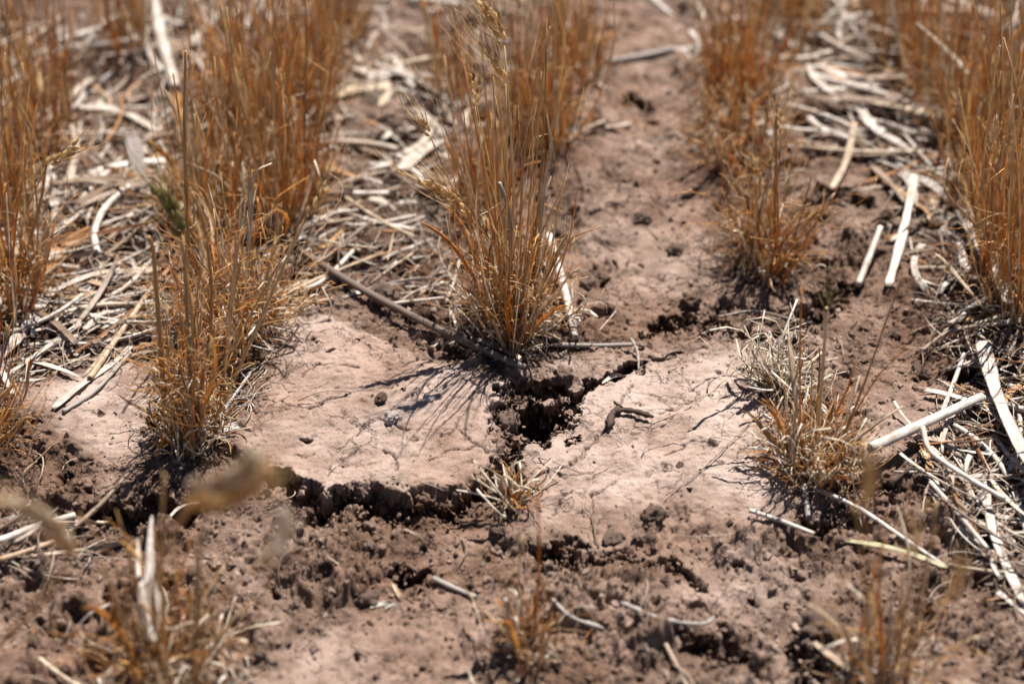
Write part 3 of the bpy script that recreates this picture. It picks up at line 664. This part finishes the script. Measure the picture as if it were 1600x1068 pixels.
S([(1470,662),(1488,612),(1505,560)], 8, 'round', M_WHITE, 'thin upright white stalk above the thick pale stalk')
S([(1500,385),(1505,440)], 12, 'flat', M_WHITE, 'short white strip standing left of the broad white strip')
S([(1520,520),(1600,512)], 8, 'round', M_CREAM, 'thin cream stalk running off the right edge below the tall tuft')
S([(1440,545),(1490,528),(1600,530)], 7, 'round', M_STRAW, 'thin arched stalk above the right hand hollow')
S([(1240,958),(1290,1010),(1352,1064)], 13, 'flat', M_STRAW, 'pale strip slanting down from the large clod at the bottom right')
S([(1265,770),(1340,798),(1420,845),(1482,880)], 8, 'round', M_WHITE, 'long thin white stalk slanting below the low front right tuft')
S([(1320,848),(1400,858),(1480,882)], 10, 'flat', M_OLIVE, 'olive tinted strip below the long thin white stalk')
S([(1482,882),(1540,892),(1610,898)], 7, 'round', M_CREAM, 'thin cream stalk running to the right edge from the olive strip')
S([(1170,806),(1225,822),(1272,838)], 8, 'round', M_WHITE, 'short white stalk lying on the front corner of the right plate')
S([(1247,735),(1256,775),(1263,816)], 10, 'round', M_GREY, 'short grey stalk under the low front right tuft')
S([(1450,780),(1490,820),(1540,875)], 8, 'round', M_WHITE, 'slim white stalk left of the straw pile pointing down right')
S([(1530,760),(1560,860),(1600,940)], 16, 'flat', M_SPOT, 'mould spotted strip in the right edge straw pile')
S([(1560,915),(1610,955)], 10, 'flat', M_WHITE, 'whitish strip at the foot of the right edge straw pile')
S([(85,652),(130,612),(178,575),(206,545)], 12, 'flat', M_WHITE, 'split white strip reaching onto the small left plate')
S([(100,655),(150,622),(205,562)], 7, 'round', M_GREY, 'thin grey stalk lying beside the split white strip')
S([(142,605),(170,560),(238,458)], 10, 'round', M_CREAM, 'cream stalk pointing down to the small left plate')
S([(0,572),(40,530),(82,472)], 20, 'flat', M_SPOT, 'broad mould spotted strip at the left edge')
S([(60,515),(150,490),(235,485)], 9, 'round', M_CREAM, 'cream stalk lying level beside the mould spotted strip')
S([(0,565),(8,600),(22,625)], 9, 'flat', M_WHITE, 'small white curved strip under the left edge litter')
S([(150,435),(250,430)], 12, 'flat', M_CREAM, 'flat cream strip lying level left of the front left tuft')
S([(90,470),(170,440),(240,450)], 8, 'leaf', M_STRAW, 'bent tan leaf just above the mould spotted strip')
S([(80,400),(140,375),(200,372)], 24, 'leaf', M_RUST, 'wide brown curled leaf near the left edge tuft')
S([(0,868),(60,838),(118,815)], 12, 'round', M_WHITE, 'white stalk at the top of the lower left heap')
S([(104,838),(160,795),(212,742)], 9, 'round', M_STRAW, 'slim tan stalk rising out of the lower left heap')
S([(0,885),(50,868),(110,845)], 10, 'round', M_STRAW, 'tan stalk in the middle of the lower left heap')
S([(50,880),(120,862),(196,838)], 9, 'round', M_CREAM, 'cream stalk along the bottom of the lower left heap')
S([(60,1020),(95,1042),(142,1064)], 9, 'round', M_CREAM, 'cream stalk at the bottom left corner')
S([(235,-10),(255,80),(275,150)], 20, 'round', M_WHITE, 'thick white stalk at the top left pointing away')
S([(272,148),(280,192)], 16, 'flat', M_ORANGE, 'orange sheath at the near end of the thick white stalk')
S([(628,278),(655,252),(690,228)], 26, 'flat', M_WHITE, 'wide bright white strip left of the centre tuft')
S([(522,160),(560,145),(612,138)], 20, 'flat', M_CREAM, 'cream strip lying level on the red soil near the top')
S([(595,165),(612,140)], 14, 'flat', M_CREAM, 'short upright cream scrap beside the level cream strip')
S([(600,120),(650,130),(700,160)], 14, 'flat', M_WHITE, 'whitish strip behind the level cream strip')
S([(612,105),(680,95),(720,90)], 12, 'round', M_CREAM, 'cream stalk behind the centre tuft on the left')
S([(945,100),(1000,90),(1052,78)], 12, 'round', M_GREY, 'blurred grey stalk across the top of the bare strip')
S([(925,212),(955,205),(985,194)], 9, 'round', M_STRAW, 'short tan stalk in the bare strip beside the centre tuft')
S([(120,180),(190,185),(250,215)], 14, 'flat', M_WHITE, 'white strip crossing the top left litter')
S([(205,215),(215,262),(226,312)], 24, 'flat', M_GREY, 'broad grey strip pointing at the green seed head')
S([(100,300),(170,310),(240,330)], 7, 'round', M_STRAW, 'thin tan stalk crossing the left litter')
S([(300,60),(320,45),(345,20)], 16, 'flat', M_WHITE, 'white scrap behind the big blurred tuft')
S([(1280,100),(1330,130),(1360,145)], 18, 'flat', M_WHITE, 'curved white strip at the top of the upper right litter')
S([(1280,130),(1400,165),(1500,212)], 13, 'round', M_WHITE, 'long white stalk crossing the upper right litter')
S([(1340,175),(1400,190),(1450,205)], 15, 'flat', M_CREAM, 'cream strip just below the long white stalk')
S([(1340,182),(1358,208),(1378,222)], 16, 'flat', M_WHITE, 'bright white bent scrap in the upper right litter')
S([(1240,240),(1350,250),(1452,250)], 8, 'round', M_CREAM, 'thin level stalk between the two upper right hollows')
S([(1362,262),(1395,300),(1425,345)], 13, 'flat', M_STRAW, 'tan strip leading down to the bright pale strip')
S([(1475,300),(1455,330),(1445,355)], 12, 'flat', M_CREAM, 'cream strip beside the top of the bright pale strip')
S([(1385,362),(1440,372),(1490,398)], 9, 'leaf', M_STRAW, 'thin tan leaf right of the bright pale strip')
S([(600,496),(640,490),(695,484)], 6, 'round', M_WHITE, 'thin white stalk behind the long brown stalk')
S([(440,470),(500,455),(560,400)], 8, 'round', M_WHITE, 'white stalk crossing behind the upper end of the brown stalk')
S([(420,488),(500,450),(600,410)], 8, 'flat', M_CREAM, 'cream strip behind the top corner of the left plate')
S([(455,375),(520,345),(560,340)], 10, 'flat', M_WHITE, 'white strip right of the front left tuft')
S([(480,350),(560,362),(650,345)], 7, 'round', M_WHITE, 'white stalk lying level behind the left plate')
S([(540,320),(600,360),(650,385)], 7, 'round', M_CREAM, 'cream stalk slanting towards the centre tuft')
S([(951,684),(958,662),(985,660),(1020,671)], 12, 'twig', M_TWIG, 'dark crooked twig lying on the right plate', lift=(.001, .003))
S([(985,658),(965,645),(958,638)], 4, 'twig', M_TWIG, 'hair thin dark twig above the dark crooked twig')
S([(940,597),(960,588),(978,592)], 7, 'leaf', M_STRAW, 'small arched scrap at the right side of the side crack')
S([(862,950),(892,968),(945,976)], 8, 'twig', M_GREY, 'grey curved bit near the bottom centre tuft')
S([(968,968),(1030,985),(1095,985),(1116,966)], 8, 'twig', M_GREY, 'long grey curved bit hooked up at its right end')
S([(676,893),(710,910),(744,925)], 9, 'round', M_GREY, 'grey stalk on crumbly soil below the raised plate')
S([(1040,1000),(1058,1035),(1078,1075)], 8, 'round', M_STRAW, 'faint tan stalk at the bottom edge right of centre')
S([(578,928),(600,922),(625,926)], 7, 'leaf', M_WHITE, 'white curl lowest of the curled straw bits')
S([(600,932),(618,926),(632,940)], 5, 'leaf', M_GREY, 'grey curl beside the white curl')
S([(612,895),(628,918),(648,928)], 8, 'leaf', M_CREAM, 'cream curl topmost of the curled straw bits')
S([(630,822),(655,832),(685,848)], 5, 'leaf', M_STRAW, 'thin strip hanging in the shaded crack')
S([(262,690),(280,680),(292,722)], 7, 'round', M_WHITE, 'short white stub at the foot of the front left tuft')
S([(246,728),(262,708),(284,692)], 14, 'leaf', M_ORANGE, 'bright orange leaf at the foot of the front left tuft', lift=(.004, .008))
S([(262,820),(290,798),(352,792)], 6, 'flat', M_WHITE, 'thin bent white strip above the bottom left tuft')
S([(345,692),(372,680),(395,690)], 12, 'leaf', M_WHITE, 'small white scrap on the left corner of the raised plate')
S([(395,620),(350,670),(330,690)], 5, 'twig', M_GREY, 'thin grey root curving right of the front left tuft', lift=(.012, 0))
S([(1180,495),(1250,502),(1220,498)], 5, 'twig', M_BROWN, 'thin brown root lying across the upper crack')
S([(1120,495),(1180,488),(1245,505)], 5, 'round', M_BROWN, 'thin brown stalk bridging the upper crack')
S([(690,545),(672,555),(655,548)], 5, 'leaf', M_WHITE, 'tiny white sliver below the long brown stalk')
S([(1015,678),(1090,640),(1180,560)], 1.6, 'round', M_CREAM, 'hair thin pale thread lying across the right plate')
S([(1040,782),(1090,752),(1150,700),(1215,640)], 1.8, 'round', M_BROWN, 'hair thin dark root lying across the right plate')
S([(1392,770),(1430,745),(1470,735)], 6, 'twig', M_TWIG, 'dark forked root below the thick pale stalk')

# ------------------------------------------------------------------ tufts
def head(buf, a, b, seed, scale=1., awn=1.):
    """bearded spike from a to b"""
    r = rng(seed); a = np.asarray(a); b = np.asarray(b); d = b-a; L = np.linalg.norm(d); d = d/L
    s = np.cross(d, [0, -1, .3]); s /= np.linalg.norm(s)+1e-9; f = np.cross(d, s)
    n = max(6, int(L/.0026)); cur = s*L*.08
    for i in range(n):
        u = i/(n-1); sg = 1 if i % 2 else -1; p = a+d*L*u*.93+cur*4*u*(1-u)
        o = s*sg*.8+f*r.normal(0, .5); o /= np.linalg.norm(o); dirn = d+o*(.34-.14*u); dirn /= np.linalg.norm(dirn)
        l = .0086*scale*(1-.35*abs(u-.4)); t = np.linspace(0, 1, 6)[:, None]
        P = p+o*.0008*scale+dirn*l*t; w = .0019*scale*np.array([.35, .95, 1.1, .9, .5, .12])
        sweep(buf, P, w, w*.75, np.cross(dirn, o), 6)
        if awn:
            for q in range(2):
                al = r.uniform(.025, .050)*awn; dr = dirn*.8+d*.7+r.normal(0, .16, 3); dr /= np.linalg.norm(dr)
                P2 = curve(P[-1], P[-1]+dr*al, 5, o*al*.05+r.normal(0, .02, 3)*al)
                sweep(buf, P2, np.linspace(.00024, .00008, 5), np.linspace(.0002, .00008, 5), s, 3)
def tuft(px_, py_, toppx, label, nblade=260, nstem=12, nleaf=12, rad=.014, spread=.26, low=.45, seed=1, heads=(), fuzz=0, fzh=.2, ry=1.9, cat='grass tuft',
         tall=.5, lean=(0, 0), extra=(), bleach=0, wide=1.0, group='dry grass tufts standing in rows', straws=0, m_blade=None):
    """toppx: photo row that the tallest stems reach"""
    r = rng(seed); g = G(px_, py_); x0, y0 = g[0], g[1]; z0 = surf(x0, y0)-.002
    B = np.array([x0, y0, z0]); Ht = max(.03, Y(px_, toppx, y0)[2]-z0)
    root = bpy.data.objects.new('grass_tuft', None); scene.collection.objects.link(root); root.location = B; root.empty_display_size = .02
    tagit(root, label, cat, group)
    mb = m_blade or M_BLADE
    def base():
        a = r.uniform(0, 6.28); q = rad*math.sqrt(r.random()); return np.array([math.cos(a)*q*.8, math.sin(a)*q*ry, r.uniform(-.003, .001)]), a
    jobs = []
    nblade = int(nblade*.8)
    for i in range(nblade):
        p, a = base(); h = Ht*(low*.35+(1-low*.35)*r.random()**(1/tall) if r.random() < .6 else r.uniform(.15, .75))
        k_ = 1.9-1.25*h/Ht; sp = abs(r.normal(0, spread))*.45*k_; tm = .22+.75*max(0, 1-h/.11)
        dr = np.array([np.clip(math.cos(a)*sp+r.normal(0, spread*.42)*k_, -tm, tm)+lean[0], np.clip(math.sin(a)*sp+r.normal(0, spread*.42)*k_, -tm, tm)+lean[1], 1.]); dr /= np.linalg.norm(dr)
        bd = r.normal(0, .055, 3)*h; bd[2] = 0; P = curve(p, p+dr*h, 7, bd)
        if r.random() < .34:   # broken over
            q_ = int(r.integers(3, 6)); kd = r.normal(0, 1, 3); kd[2] = kd[2]*.5-.25; kd /= np.linalg.norm(kd); rem = 7-q_
            P[q_:] = P[q_-1]+kd*np.linspace(0, 1, rem+1)[1:, None]*h*r.uniform(.06, .22)
        P += r.normal(0, .0007, (7, 3))*np.linspace(0, 1, 7)[:, None]
        jobs.append((h*1.0, P, (r.uniform(.00022, .0005)+.0007*r.random()**4)*wide, a))
    jobs.sort(key=lambda q: -q[0]*q[2]); rest = Buf()
    for k, (h, P, w, a) in enumerate(jobs):
        ww = w*np.array([1, 1, .95, .9, .75, .5, .2]); sd = (math.cos(a+1.2), math.sin(a+1.2), 0)
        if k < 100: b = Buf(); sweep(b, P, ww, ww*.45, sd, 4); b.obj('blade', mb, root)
        else: sweep(rest, P, ww, ww*.45, sd, 3)
    fz = Buf()
    for i in range(int(fuzz*.58)):   # low curled threads round the foot
        a = r.uniform(0, 6.28); q = rad*r.uniform(.2, 1.7); u_ = r.random()**1.3; q *= .65+1.1*u_*min(1, fzh*2.4); p = np.array([math.cos(a)*q, math.sin(a)*q, 0.]); p[2] = surf(x0+p[0], y0+p[1])-z0+u_*fzh*Ht
        dr = r.normal(0, 1, 3); dr[2] = abs(dr[2])*.9+.1; dr[:2] += np.array([math.cos(a), math.sin(a)])*.8; dr /= np.linalg.norm(dr); l = r.uniform(.008, .032)
        P = curve(p, p+dr*l, 6, r.normal(0, .16, 3)*l); w = r.uniform(.00018, .0004); sweep(fz, P, w, w*.5, (0, 1, 0), 3)
    if fz.n:
        o = fz.obj('curled_threads', M_BLEACH if m_blade is M_BLEACH else M_FUZZ, root); o['kind'] = 'stuff'
    if rest.n:
        o = rest.obj('fine_blades', mb, root); o['kind'] = 'stuff'
    if bleach:
        bb = Buf()
        for i in range(bleach):
            a = r.uniform(0, 6.28); p = np.array([math.cos(a), math.sin(a), 0])*rad*r.uniform(.3, 1.6); p[2] = surf(x0+p[0], y0+p[1])-z0
            dr = r.normal(0, .6, 3); dr[2] = abs(dr[2])+.35; l = r.uniform(.010, .032); P = curve(p, p+dr*l, 6, r.normal(0, .30, 3)*l)
            w = r.uniform(.0003, .0007)+.0009*r.random()**3; sweep(bb, P, w, w*.5, (0, 1, 0), 4)
        o = bb.obj('bleached_blades', M_BLEACH, root); o['kind'] = 'stuff'
    for i in range(nstem):
        p, a = base(); h = Ht*r.uniform(.45, 1.0); sp = min(abs(r.normal(0, spread*.3)), .2)
        dr = np.array([math.cos(a)*sp+lean[0], math.sin(a)*sp+lean[1], 1]); dr /= np.linalg.norm(dr)
        P = curve(p, p+dr*h, 9, r.normal(0, .03, 3)*h); w = r.uniform(.0005, .0008)
        b = Buf(); sweep(b, P, np.linspace(w, w*.6, 9), np.linspace(w, w*.6, 9), (1, 0, 0), 6); st = b.obj('stem', M_STEM, root)
        if straws and i < straws:
            hb = Buf(); e = P[-1]; head(hb, e, e+(P[-1]-P[-3])/np.linalg.norm(P[-1]-P[-3])*r.uniform(.025, .035), seed*31+i); hb.obj('seed_head', M_HEAD, st)
    for i in range(int(nleaf*1.7)):
        p, a = base(); h = min(Ht*r.uniform(.15, .75), r.uniform(.03, .12)); sp = min(abs(r.normal(.1, spread*.9)), .6)
        dr = np.array([math.cos(a)*sp+lean[0], math.sin(a)*sp+lean[1], 1]); dr /= np.linalg.norm(dr); n = 12
        t = np.linspace(0, 1, n)[:, None]; P = p+dr*h*t+np.array([math.cos(a), math.sin(a), -.9])*h*r.uniform(-.1, .24)*t**3+r.normal(0, .05, 3)*h*np.sin(t*r.uniform(3, 9))*t
        w = r.uniform(.0008, .0021)*wide; ww = w*np.clip(np.sin(np.pi*np.clip(t[:, 0]*.93+.05, 0, 1))**.6, .1, 1)
        b = Buf(); sweep(b, P, ww, ww*.12+.00008, (math.cos(a+1.3), math.sin(a+1.3), .2), 6, .5, False, r.normal(0, 2.2)); b.obj('leaf', M_LEAF if r.random() < .6 else M_BLADE, root)
    for hd in heads:   # (base_of_head px, tip px, forward offset m, material, stem thickness, awn, scale)
        (ax, ay), (bx, by), dy, mt, aw, sc = hd
        A = Y(ax, ay, y0+dy)-B; T_ = Y(bx, by, y0+dy*1.15)-B; p, _ = base()
        mid = (p+A)/2+np.array([0, 0, .02])*0+(A-T_)*-.0; ctl = p*.5+A*.5-(T_-A)*.35*np.array([1, 1, 0])
        P = smooth_path([p, ctl, A], 12); b = Buf(); w = .0007*sc; sweep(b, P, np.linspace(w*1.1, w*.7, 12), np.linspace(w*1.1, w*.7, 12), (1, 0, 0), 6); st = b.obj('stem', M_STEM, root)
        hb = Buf(); head(hb, A, T_, seed*77+int(ax), sc, aw); hb.obj('seed_head', mt, st)
    for ex in extra:   # (points px list, forward offset m at the end, width px, style, material)
        pts, dy, wpx, style, mt = ex; k = len(pts)
        Q = [Y(q[0], q[1], y0+dy*(j/(k-1) if k > 1 else 1)+(0 if j else 0))-B for j, q in enumerate(pts)]
        Q[0][2] = max(Q[0][2], -.002)
        dep = (B-CAM)@fwd; w = wpx*K*dep/2; P = smooth_path(Q, 14); b = Buf(); t = np.linspace(0, 1, 14)
        if style == 'stem': sweep(b, P, w*(1-.35*t), w*(1-.35*t), (1, 0, 0), 7); b.obj('stem', mt, root)
        else:
            ww = w*np.clip(np.sin(np.pi*np.clip(t*.93+.05, 0, 1))**.6, .1, 1); sweep(b, P, ww, ww*.12+.0001, (1, .2, .2), 8, .5, False, 1.2); b.obj('leaf', mt, root)
    return root
tuft(300, 695, 300, 'front left tuft of orange blades rising beside the smooth left plate', nblade=70, nstem=4, nleaf=14, rad=.011, spread=.30, low=.2, tall=.4, seed=11, fuzz=720, fzh=.42, bleach=120, wide=1.0,
     heads=[((285, 368), (248, 300), -.012, M_GREEN, .9, 1.25), ((480, 335), (508, 292), .02, M_HEAD, .6, .8)],
     extra=[([(262, 700), (252, 560), (240, 400), (232, 370)], -.01, 9, 'stem', M_STEM), ([(300, 690), (330, 500), (320, 360), (300, 300)], 0, 6, 'stem', M_STEM),
            ([(350, 600), (362, 480), (370, 400), (369, 360)], .0, 9, 'leaf', M_LEAF), ([(300, 690), (296, 560), (286, 370)], 0, 6, 'stem', M_OLIVE),
            ([(320, 690), (380, 560), (450, 400), (480, 335)], .02, 6, 'stem', M_STEM)])
tuft(365, 520, 215, 'bushy orange tuft behind the front left tuft with a pale hooked leaf', nblade=210, nstem=8, nleaf=24, rad=.026, spread=.40, low=.2, tall=.42, seed=12, fuzz=1100, fzh=.45, bleach=160,
     extra=[([(385, 500), (392, 340), (398, 275), (425, 255)], 0, 10, 'leaf', M_CREAM), ([(300, 480), (292, 330), (288, 200), (290, 80)], 0, 6, 'stem', M_STEM)])
tuft(440, 305, -60, 'large dense rust brown tuft at the top left reaching out of the picture', nblade=330, nstem=20, nleaf=22, rad=.036, spread=.34, low=.3, tall=.6, seed=13, fuzz=400)
tuft(325, 330, 0, 'blurred rust brown tuft between the thick white stalk and the large dense tuft', nblade=180, nstem=10, nleaf=14, rad=.030, spread=.34, low=.3, tall=.5, seed=14, fuzz=300)
tuft(800, 525, -40, 'tall centre tuft with golden bearded heads standing at the crack', nblade=210, nstem=7, nleaf=26, rad=.018, spread=.40, low=.3, tall=.36, seed=15, fuzz=900, fzh=.22, bleach=200,
     heads=[((738, 345), (662, 284), -.01, M_HEAD, .75, .95), ((790, 132), (762, 82), 0, M_HEAD, 1.1, .95), ((788, 72), (752, 8), .005, M_HEAD, 1.1, .95), ((742, 168), (738, 120), 0, M_HEAD, .6, .7), ((672, 212), (655, 188), 0, M_HEAD, .5, .7)],
     extra=[([(805, 520), (800, 400), (795, 330), (780, 285)], 0, 9, 'stem', M_GREY), ([(840, 430), (850, 300), (862, 235), (855, 180)], 0, 10, 'leaf', M_CREAM), ([(830, 500), (880, 400), (940, 345)], 0, 5, 'leaf', M_LEAF)])
tuft(845, 215, -120, 'blurred brown tuft at the top behind the centre tuft', nblade=330, nstem=14, nleaf=12, rad=.028, spread=.32, low=.4, tall=.6, seed=16, fuzz=400)
tuft(700, 130, -110, 'thin blurred tuft at the top left of the centre heads', nblade=150, nstem=6, nleaf=8, rad=.018, spread=.16, seed=17, fuzz=50)
tuft(1195, 405, 150, 'short tuft of orange blades with grey stubs right of the bare strip', nblade=170, nstem=7, nleaf=16, rad=.019, spread=.55, low=.3, tall=.35, seed=18, fuzz=420, fzh=.5, bleach=30,
     heads=[((1214, 215), (1214, 165), 0, M_HEAD, .5, .7)],
     extra=[([(1160, 448), (1158, 400), (1170, 350)], 0, 14, 'leaf', M_GREY), ([(1185, 450), (1190, 400), (1200, 360)], 0, 10, 'stem', M_GREY), ([(1222, 450), (1208, 400), (1205, 350)], 0, 8, 'stem', M_CREAM), ([(1210, 400), (1212, 300), (1213, 180)], 0, 5, 'stem', M_STEM)])
tuft(1145, 245, 95, 'low blurred orange tuft behind the short right tuft', nblade=170, nstem=5, nleaf=14, rad=.030, spread=.65, low=.3, tall=.4, seed=19, fuzz=420, fzh=.6)
tuft(1150, 130, -80, 'blurred orange tuft at the top edge right of the bare strip', nblade=360, nstem=14, nleaf=8, rad=.030, spread=.32, low=.4, tall=.6, seed=20, fuzz=300)
tuft(1270, 735, 560, 'low front right tuft with bleached fibres on its left side', nblade=150, nstem=4, nleaf=14, rad=.016, spread=.75, low=.3, tall=.3, seed=21, fuzz=520, bleach=120, wide=.9,
     heads=[((1292, 488), (1294, 452), 0, M_GREEN, .35, .6)],
     extra=[([(1272, 740), (1282, 620), (1292, 480)], 0, 7, 'stem', M_STEM), ([(1310, 700), (1350, 600), (1385, 500), (1412, 430)], 0, 4, 'stem', M_STEM), ([(1250, 720), (1250, 560), (1252, 450)], 0, 4, 'stem', M_BLADE),
            ([(1245, 640), (1240, 570), (1232, 515)], .03, 13, 'leaf', M_BLEACH), ([(1220, 790), (1238, 710), (1246, 600)], 0, 5, 'stem', M_WHITE), ([(1310, 690), (1370, 590), (1420, 540)], 0, 3, 'stem', M_BLADE)])
tuft(1216, 625, 545, 'clump of bleached white fibres beside the right plate', nblade=14, nstem=0, nleaf=5, rad=.008, spread=.28, seed=22, fuzz=60, bleach=120, m_blade=M_BLEACH)
tuft(1585, 470, -60, 'tall dense tuft cut by the right edge of the picture', nblade=280, nstem=14, nleaf=26, rad=.028, spread=.32, low=.3, tall=.6, seed=23, fuzz=400, fzh=.3,
     heads=[((1550, 262), (1552, 228), -.02, M_HEAD, .4, .7)])
tuft(1480, 175, -140, 'blurred orange tuft at the top right corner', nblade=330, nstem=14, nleaf=10, rad=.034, spread=.34, low=.4, tall=.8, seed=24, fuzz=300)
tuft(1590, 210, -140, 'blurred brown tuft behind the tall right edge tuft', nblade=280, nstem=12, nleaf=8, rad=.030, spread=.30, low=.4, tall=.8, seed=25, fuzz=60)
tuft(15, 475, 60, 'tall loose tuft at the left edge with one bent head', nblade=190, nstem=9, nleaf=20, rad=.026, spread=.40, low=.3, tall=.45, seed=26, fuzz=520, fzh=.3,
     heads=[((72, 258), (118, 226), 0, M_HEAD, .5, .9)], extra=[([(20, 460), (60, 330), (72, 258)], 0, 6, 'stem', M_STEM)])
tuft(-35, 700, 440, 'sprawling tuft mostly outside the left edge', nblade=180, nstem=6, nleaf=10, rad=.020, spread=.4, seed=27, fuzz=200, lean=(.25, 0))
tuft(70, 200, -120, 'blurred brown tuft at the top left corner', nblade=200, nstem=10, nleaf=8, rad=.026, spread=.32, low=.4, tall=.6, seed=28, fuzz=60)
tuft(200, 70, -140, 'faint blurred tuft at the top beside the thick white stalk', nblade=150, nstem=6, nleaf=5, rad=.022, spread=.18, seed=29, fuzz=40)
tuft(385, 150, -120, 'blurred orange tuft at the top filling the gap behind the large dense tuft', nblade=300, nstem=12, nleaf=8, rad=.034, spread=.34, low=.4, tall=.8, seed=40, fuzz=200)
tuft(480, 140, -120, 'blurred orange tuft at the top on the right flank of the large dense tuft', nblade=260, nstem=10, nleaf=8, rad=.032, spread=.34, low=.4, tall=.8, seed=41, fuzz=200)
tuft(760, 330, 60, 'thin golden tuft close behind the left side of the centre tuft', nblade=150, nstem=6, nleaf=12, rad=.022, spread=.24, low=.3, tall=.5, seed=42, fuzz=300)
tuft(890, 90, -140, 'faint brown tuft at the top edge left of the bare strip', nblade=220, nstem=8, nleaf=6, rad=.030, spread=.22, low=.4, tall=.7, seed=43, fuzz=150)
tuft(1400, 60, -150, 'faint orange tuft on the top edge left of the top right corner tuft', nblade=260, nstem=8, nleaf=6, rad=.034, spread=.22, low=.4, tall=.7, seed=44, fuzz=150)
tuft(1230, 30, -160, 'faint orange tuft on the top edge above the short right tuft', nblade=220, nstem=8, nleaf=6, rad=.030, spread=.22, low=.4, tall=.7, seed=45, fuzz=150)
tuft(1545, 320, -20, 'tall orange tuft between the tall right edge tuft and the top right corner tuft', nblade=300, nstem=12, nleaf=10, rad=.028, spread=.2, low=.35, tall=.6, seed=46, fuzz=200)
tuft(25, 300, -40, 'tall brown tuft on the left edge behind the loose tuft', nblade=200, nstem=8, nleaf=8, rad=.026, spread=.22, low=.35, tall=.6, seed=47, fuzz=200)
tuft(1700, 620, 120, 'dry tuft just outside the right edge of the picture', nblade=120, nstem=6, nleaf=8, rad=.024, spread=.22, low=.35, tall=.6, seed=48, fuzz=150)
tuft(530, 60, -140, 'blurred rust tuft at the top behind the large dense tuft', nblade=220, nstem=10, nleaf=5, rad=.026, spread=.18, low=.6, tall=.7, seed=30, fuzz=40)
tuft(803, 778, 718, 'small pale tuft growing out of the crack below the hole', nblade=22, nstem=0, nleaf=12, rad=.007, spread=.35, seed=31, fuzz=60, bleach=22, wide=1.2, m_blade=M_LEAF)
tuft(262, 1065, 800, 'blurred bottom left tuft with big soft seed heads', nblade=130, nstem=7, nleaf=12, rad=.024, spread=.36, low=.3, tall=.45, seed=32, fuzz=300, fzh=.35, bleach=70,
     heads=[((295, 795), (410, 732), -.12, M_HEAD, .5, 1.5), ((300, 765), (395, 715), -.13, M_LEAF, .5, 1.4), ((418, 872), (440, 800), -.11, M_BLEACH, .2, 1.1)],
     extra=[([(258, 1060), (252, 900), (256, 740)], -.03, 7, 'stem', M_STEM), ([(232, 1000), (236, 900), (238, 805)], .055, 20, 'leaf', M_WHITE), ([(225, 980), (220, 900), (216, 840)], .05, 15, 'leaf', M_WHITE), ([(240, 1010), (246, 930), (230, 880)], .045, 22, 'leaf', M_WHITE),
            ([(215, 1100), (190, 960), (160, 880)], -.06, 7, 'stem', M_STEM), ([(300, 1060), (310, 900), (318, 800)], -.04, 6, 'stem', M_OLIVE), ([(290, 1070), (400, 960), (418, 872)], -.12, 4, 'stem', M_STEM)])
tuft(-60, 1060, 780, 'foreground tuft left of the picture sending one pale head over the heap', nblade=50, nstem=2, nleaf=4, rad=.016, spread=.3, seed=33, fuzz=30,
     heads=[((118, 862), (10, 782), -.10, M_LEAF, .5, 1.2)], extra=[([(-40, 1060), (60, 930), (118, 862)], -.12, 4, 'stem', M_STEM)])
tuft(825, 1010, 800, 'sparse bottom centre tuft with a single thin stem', nblade=30, nstem=2, nleaf=5, rad=.012, spread=.4, low=.3, tall=.3, seed=34, fuzz=90, bleach=14,
     extra=[([(835, 985), (842, 880), (840, 770)], 0, 5, 'stem', M_BLADE), ([(798, 1045), (796, 990), (790, 935)], 0, 9, 'stem', M_WHITE), ([(800, 1055), (830, 1000), (845, 980)], 0, 9, 'leaf', M_CREAM)])
tuft(1385, 1075, 800, 'blurred bottom right tuft with three upright brown heads', nblade=75, nstem=5, nleaf=9, rad=.022, spread=.4, low=.3, tall=.35, seed=35, fuzz=170, fzh=.3, bleach=20,
     heads=[((1340, 800), (1352, 715), -.10, M_STEM, .25, .8), ((1418, 870), (1424, 815), -.10, M_STEM, .25, .7), ((1478, 945), (1494, 870), -.10, M_STEM, .25, .8)],
     extra=[([(1380, 1080), (1392, 980), (1385, 900)], -.02, 9, 'leaf', M_CREAM)])
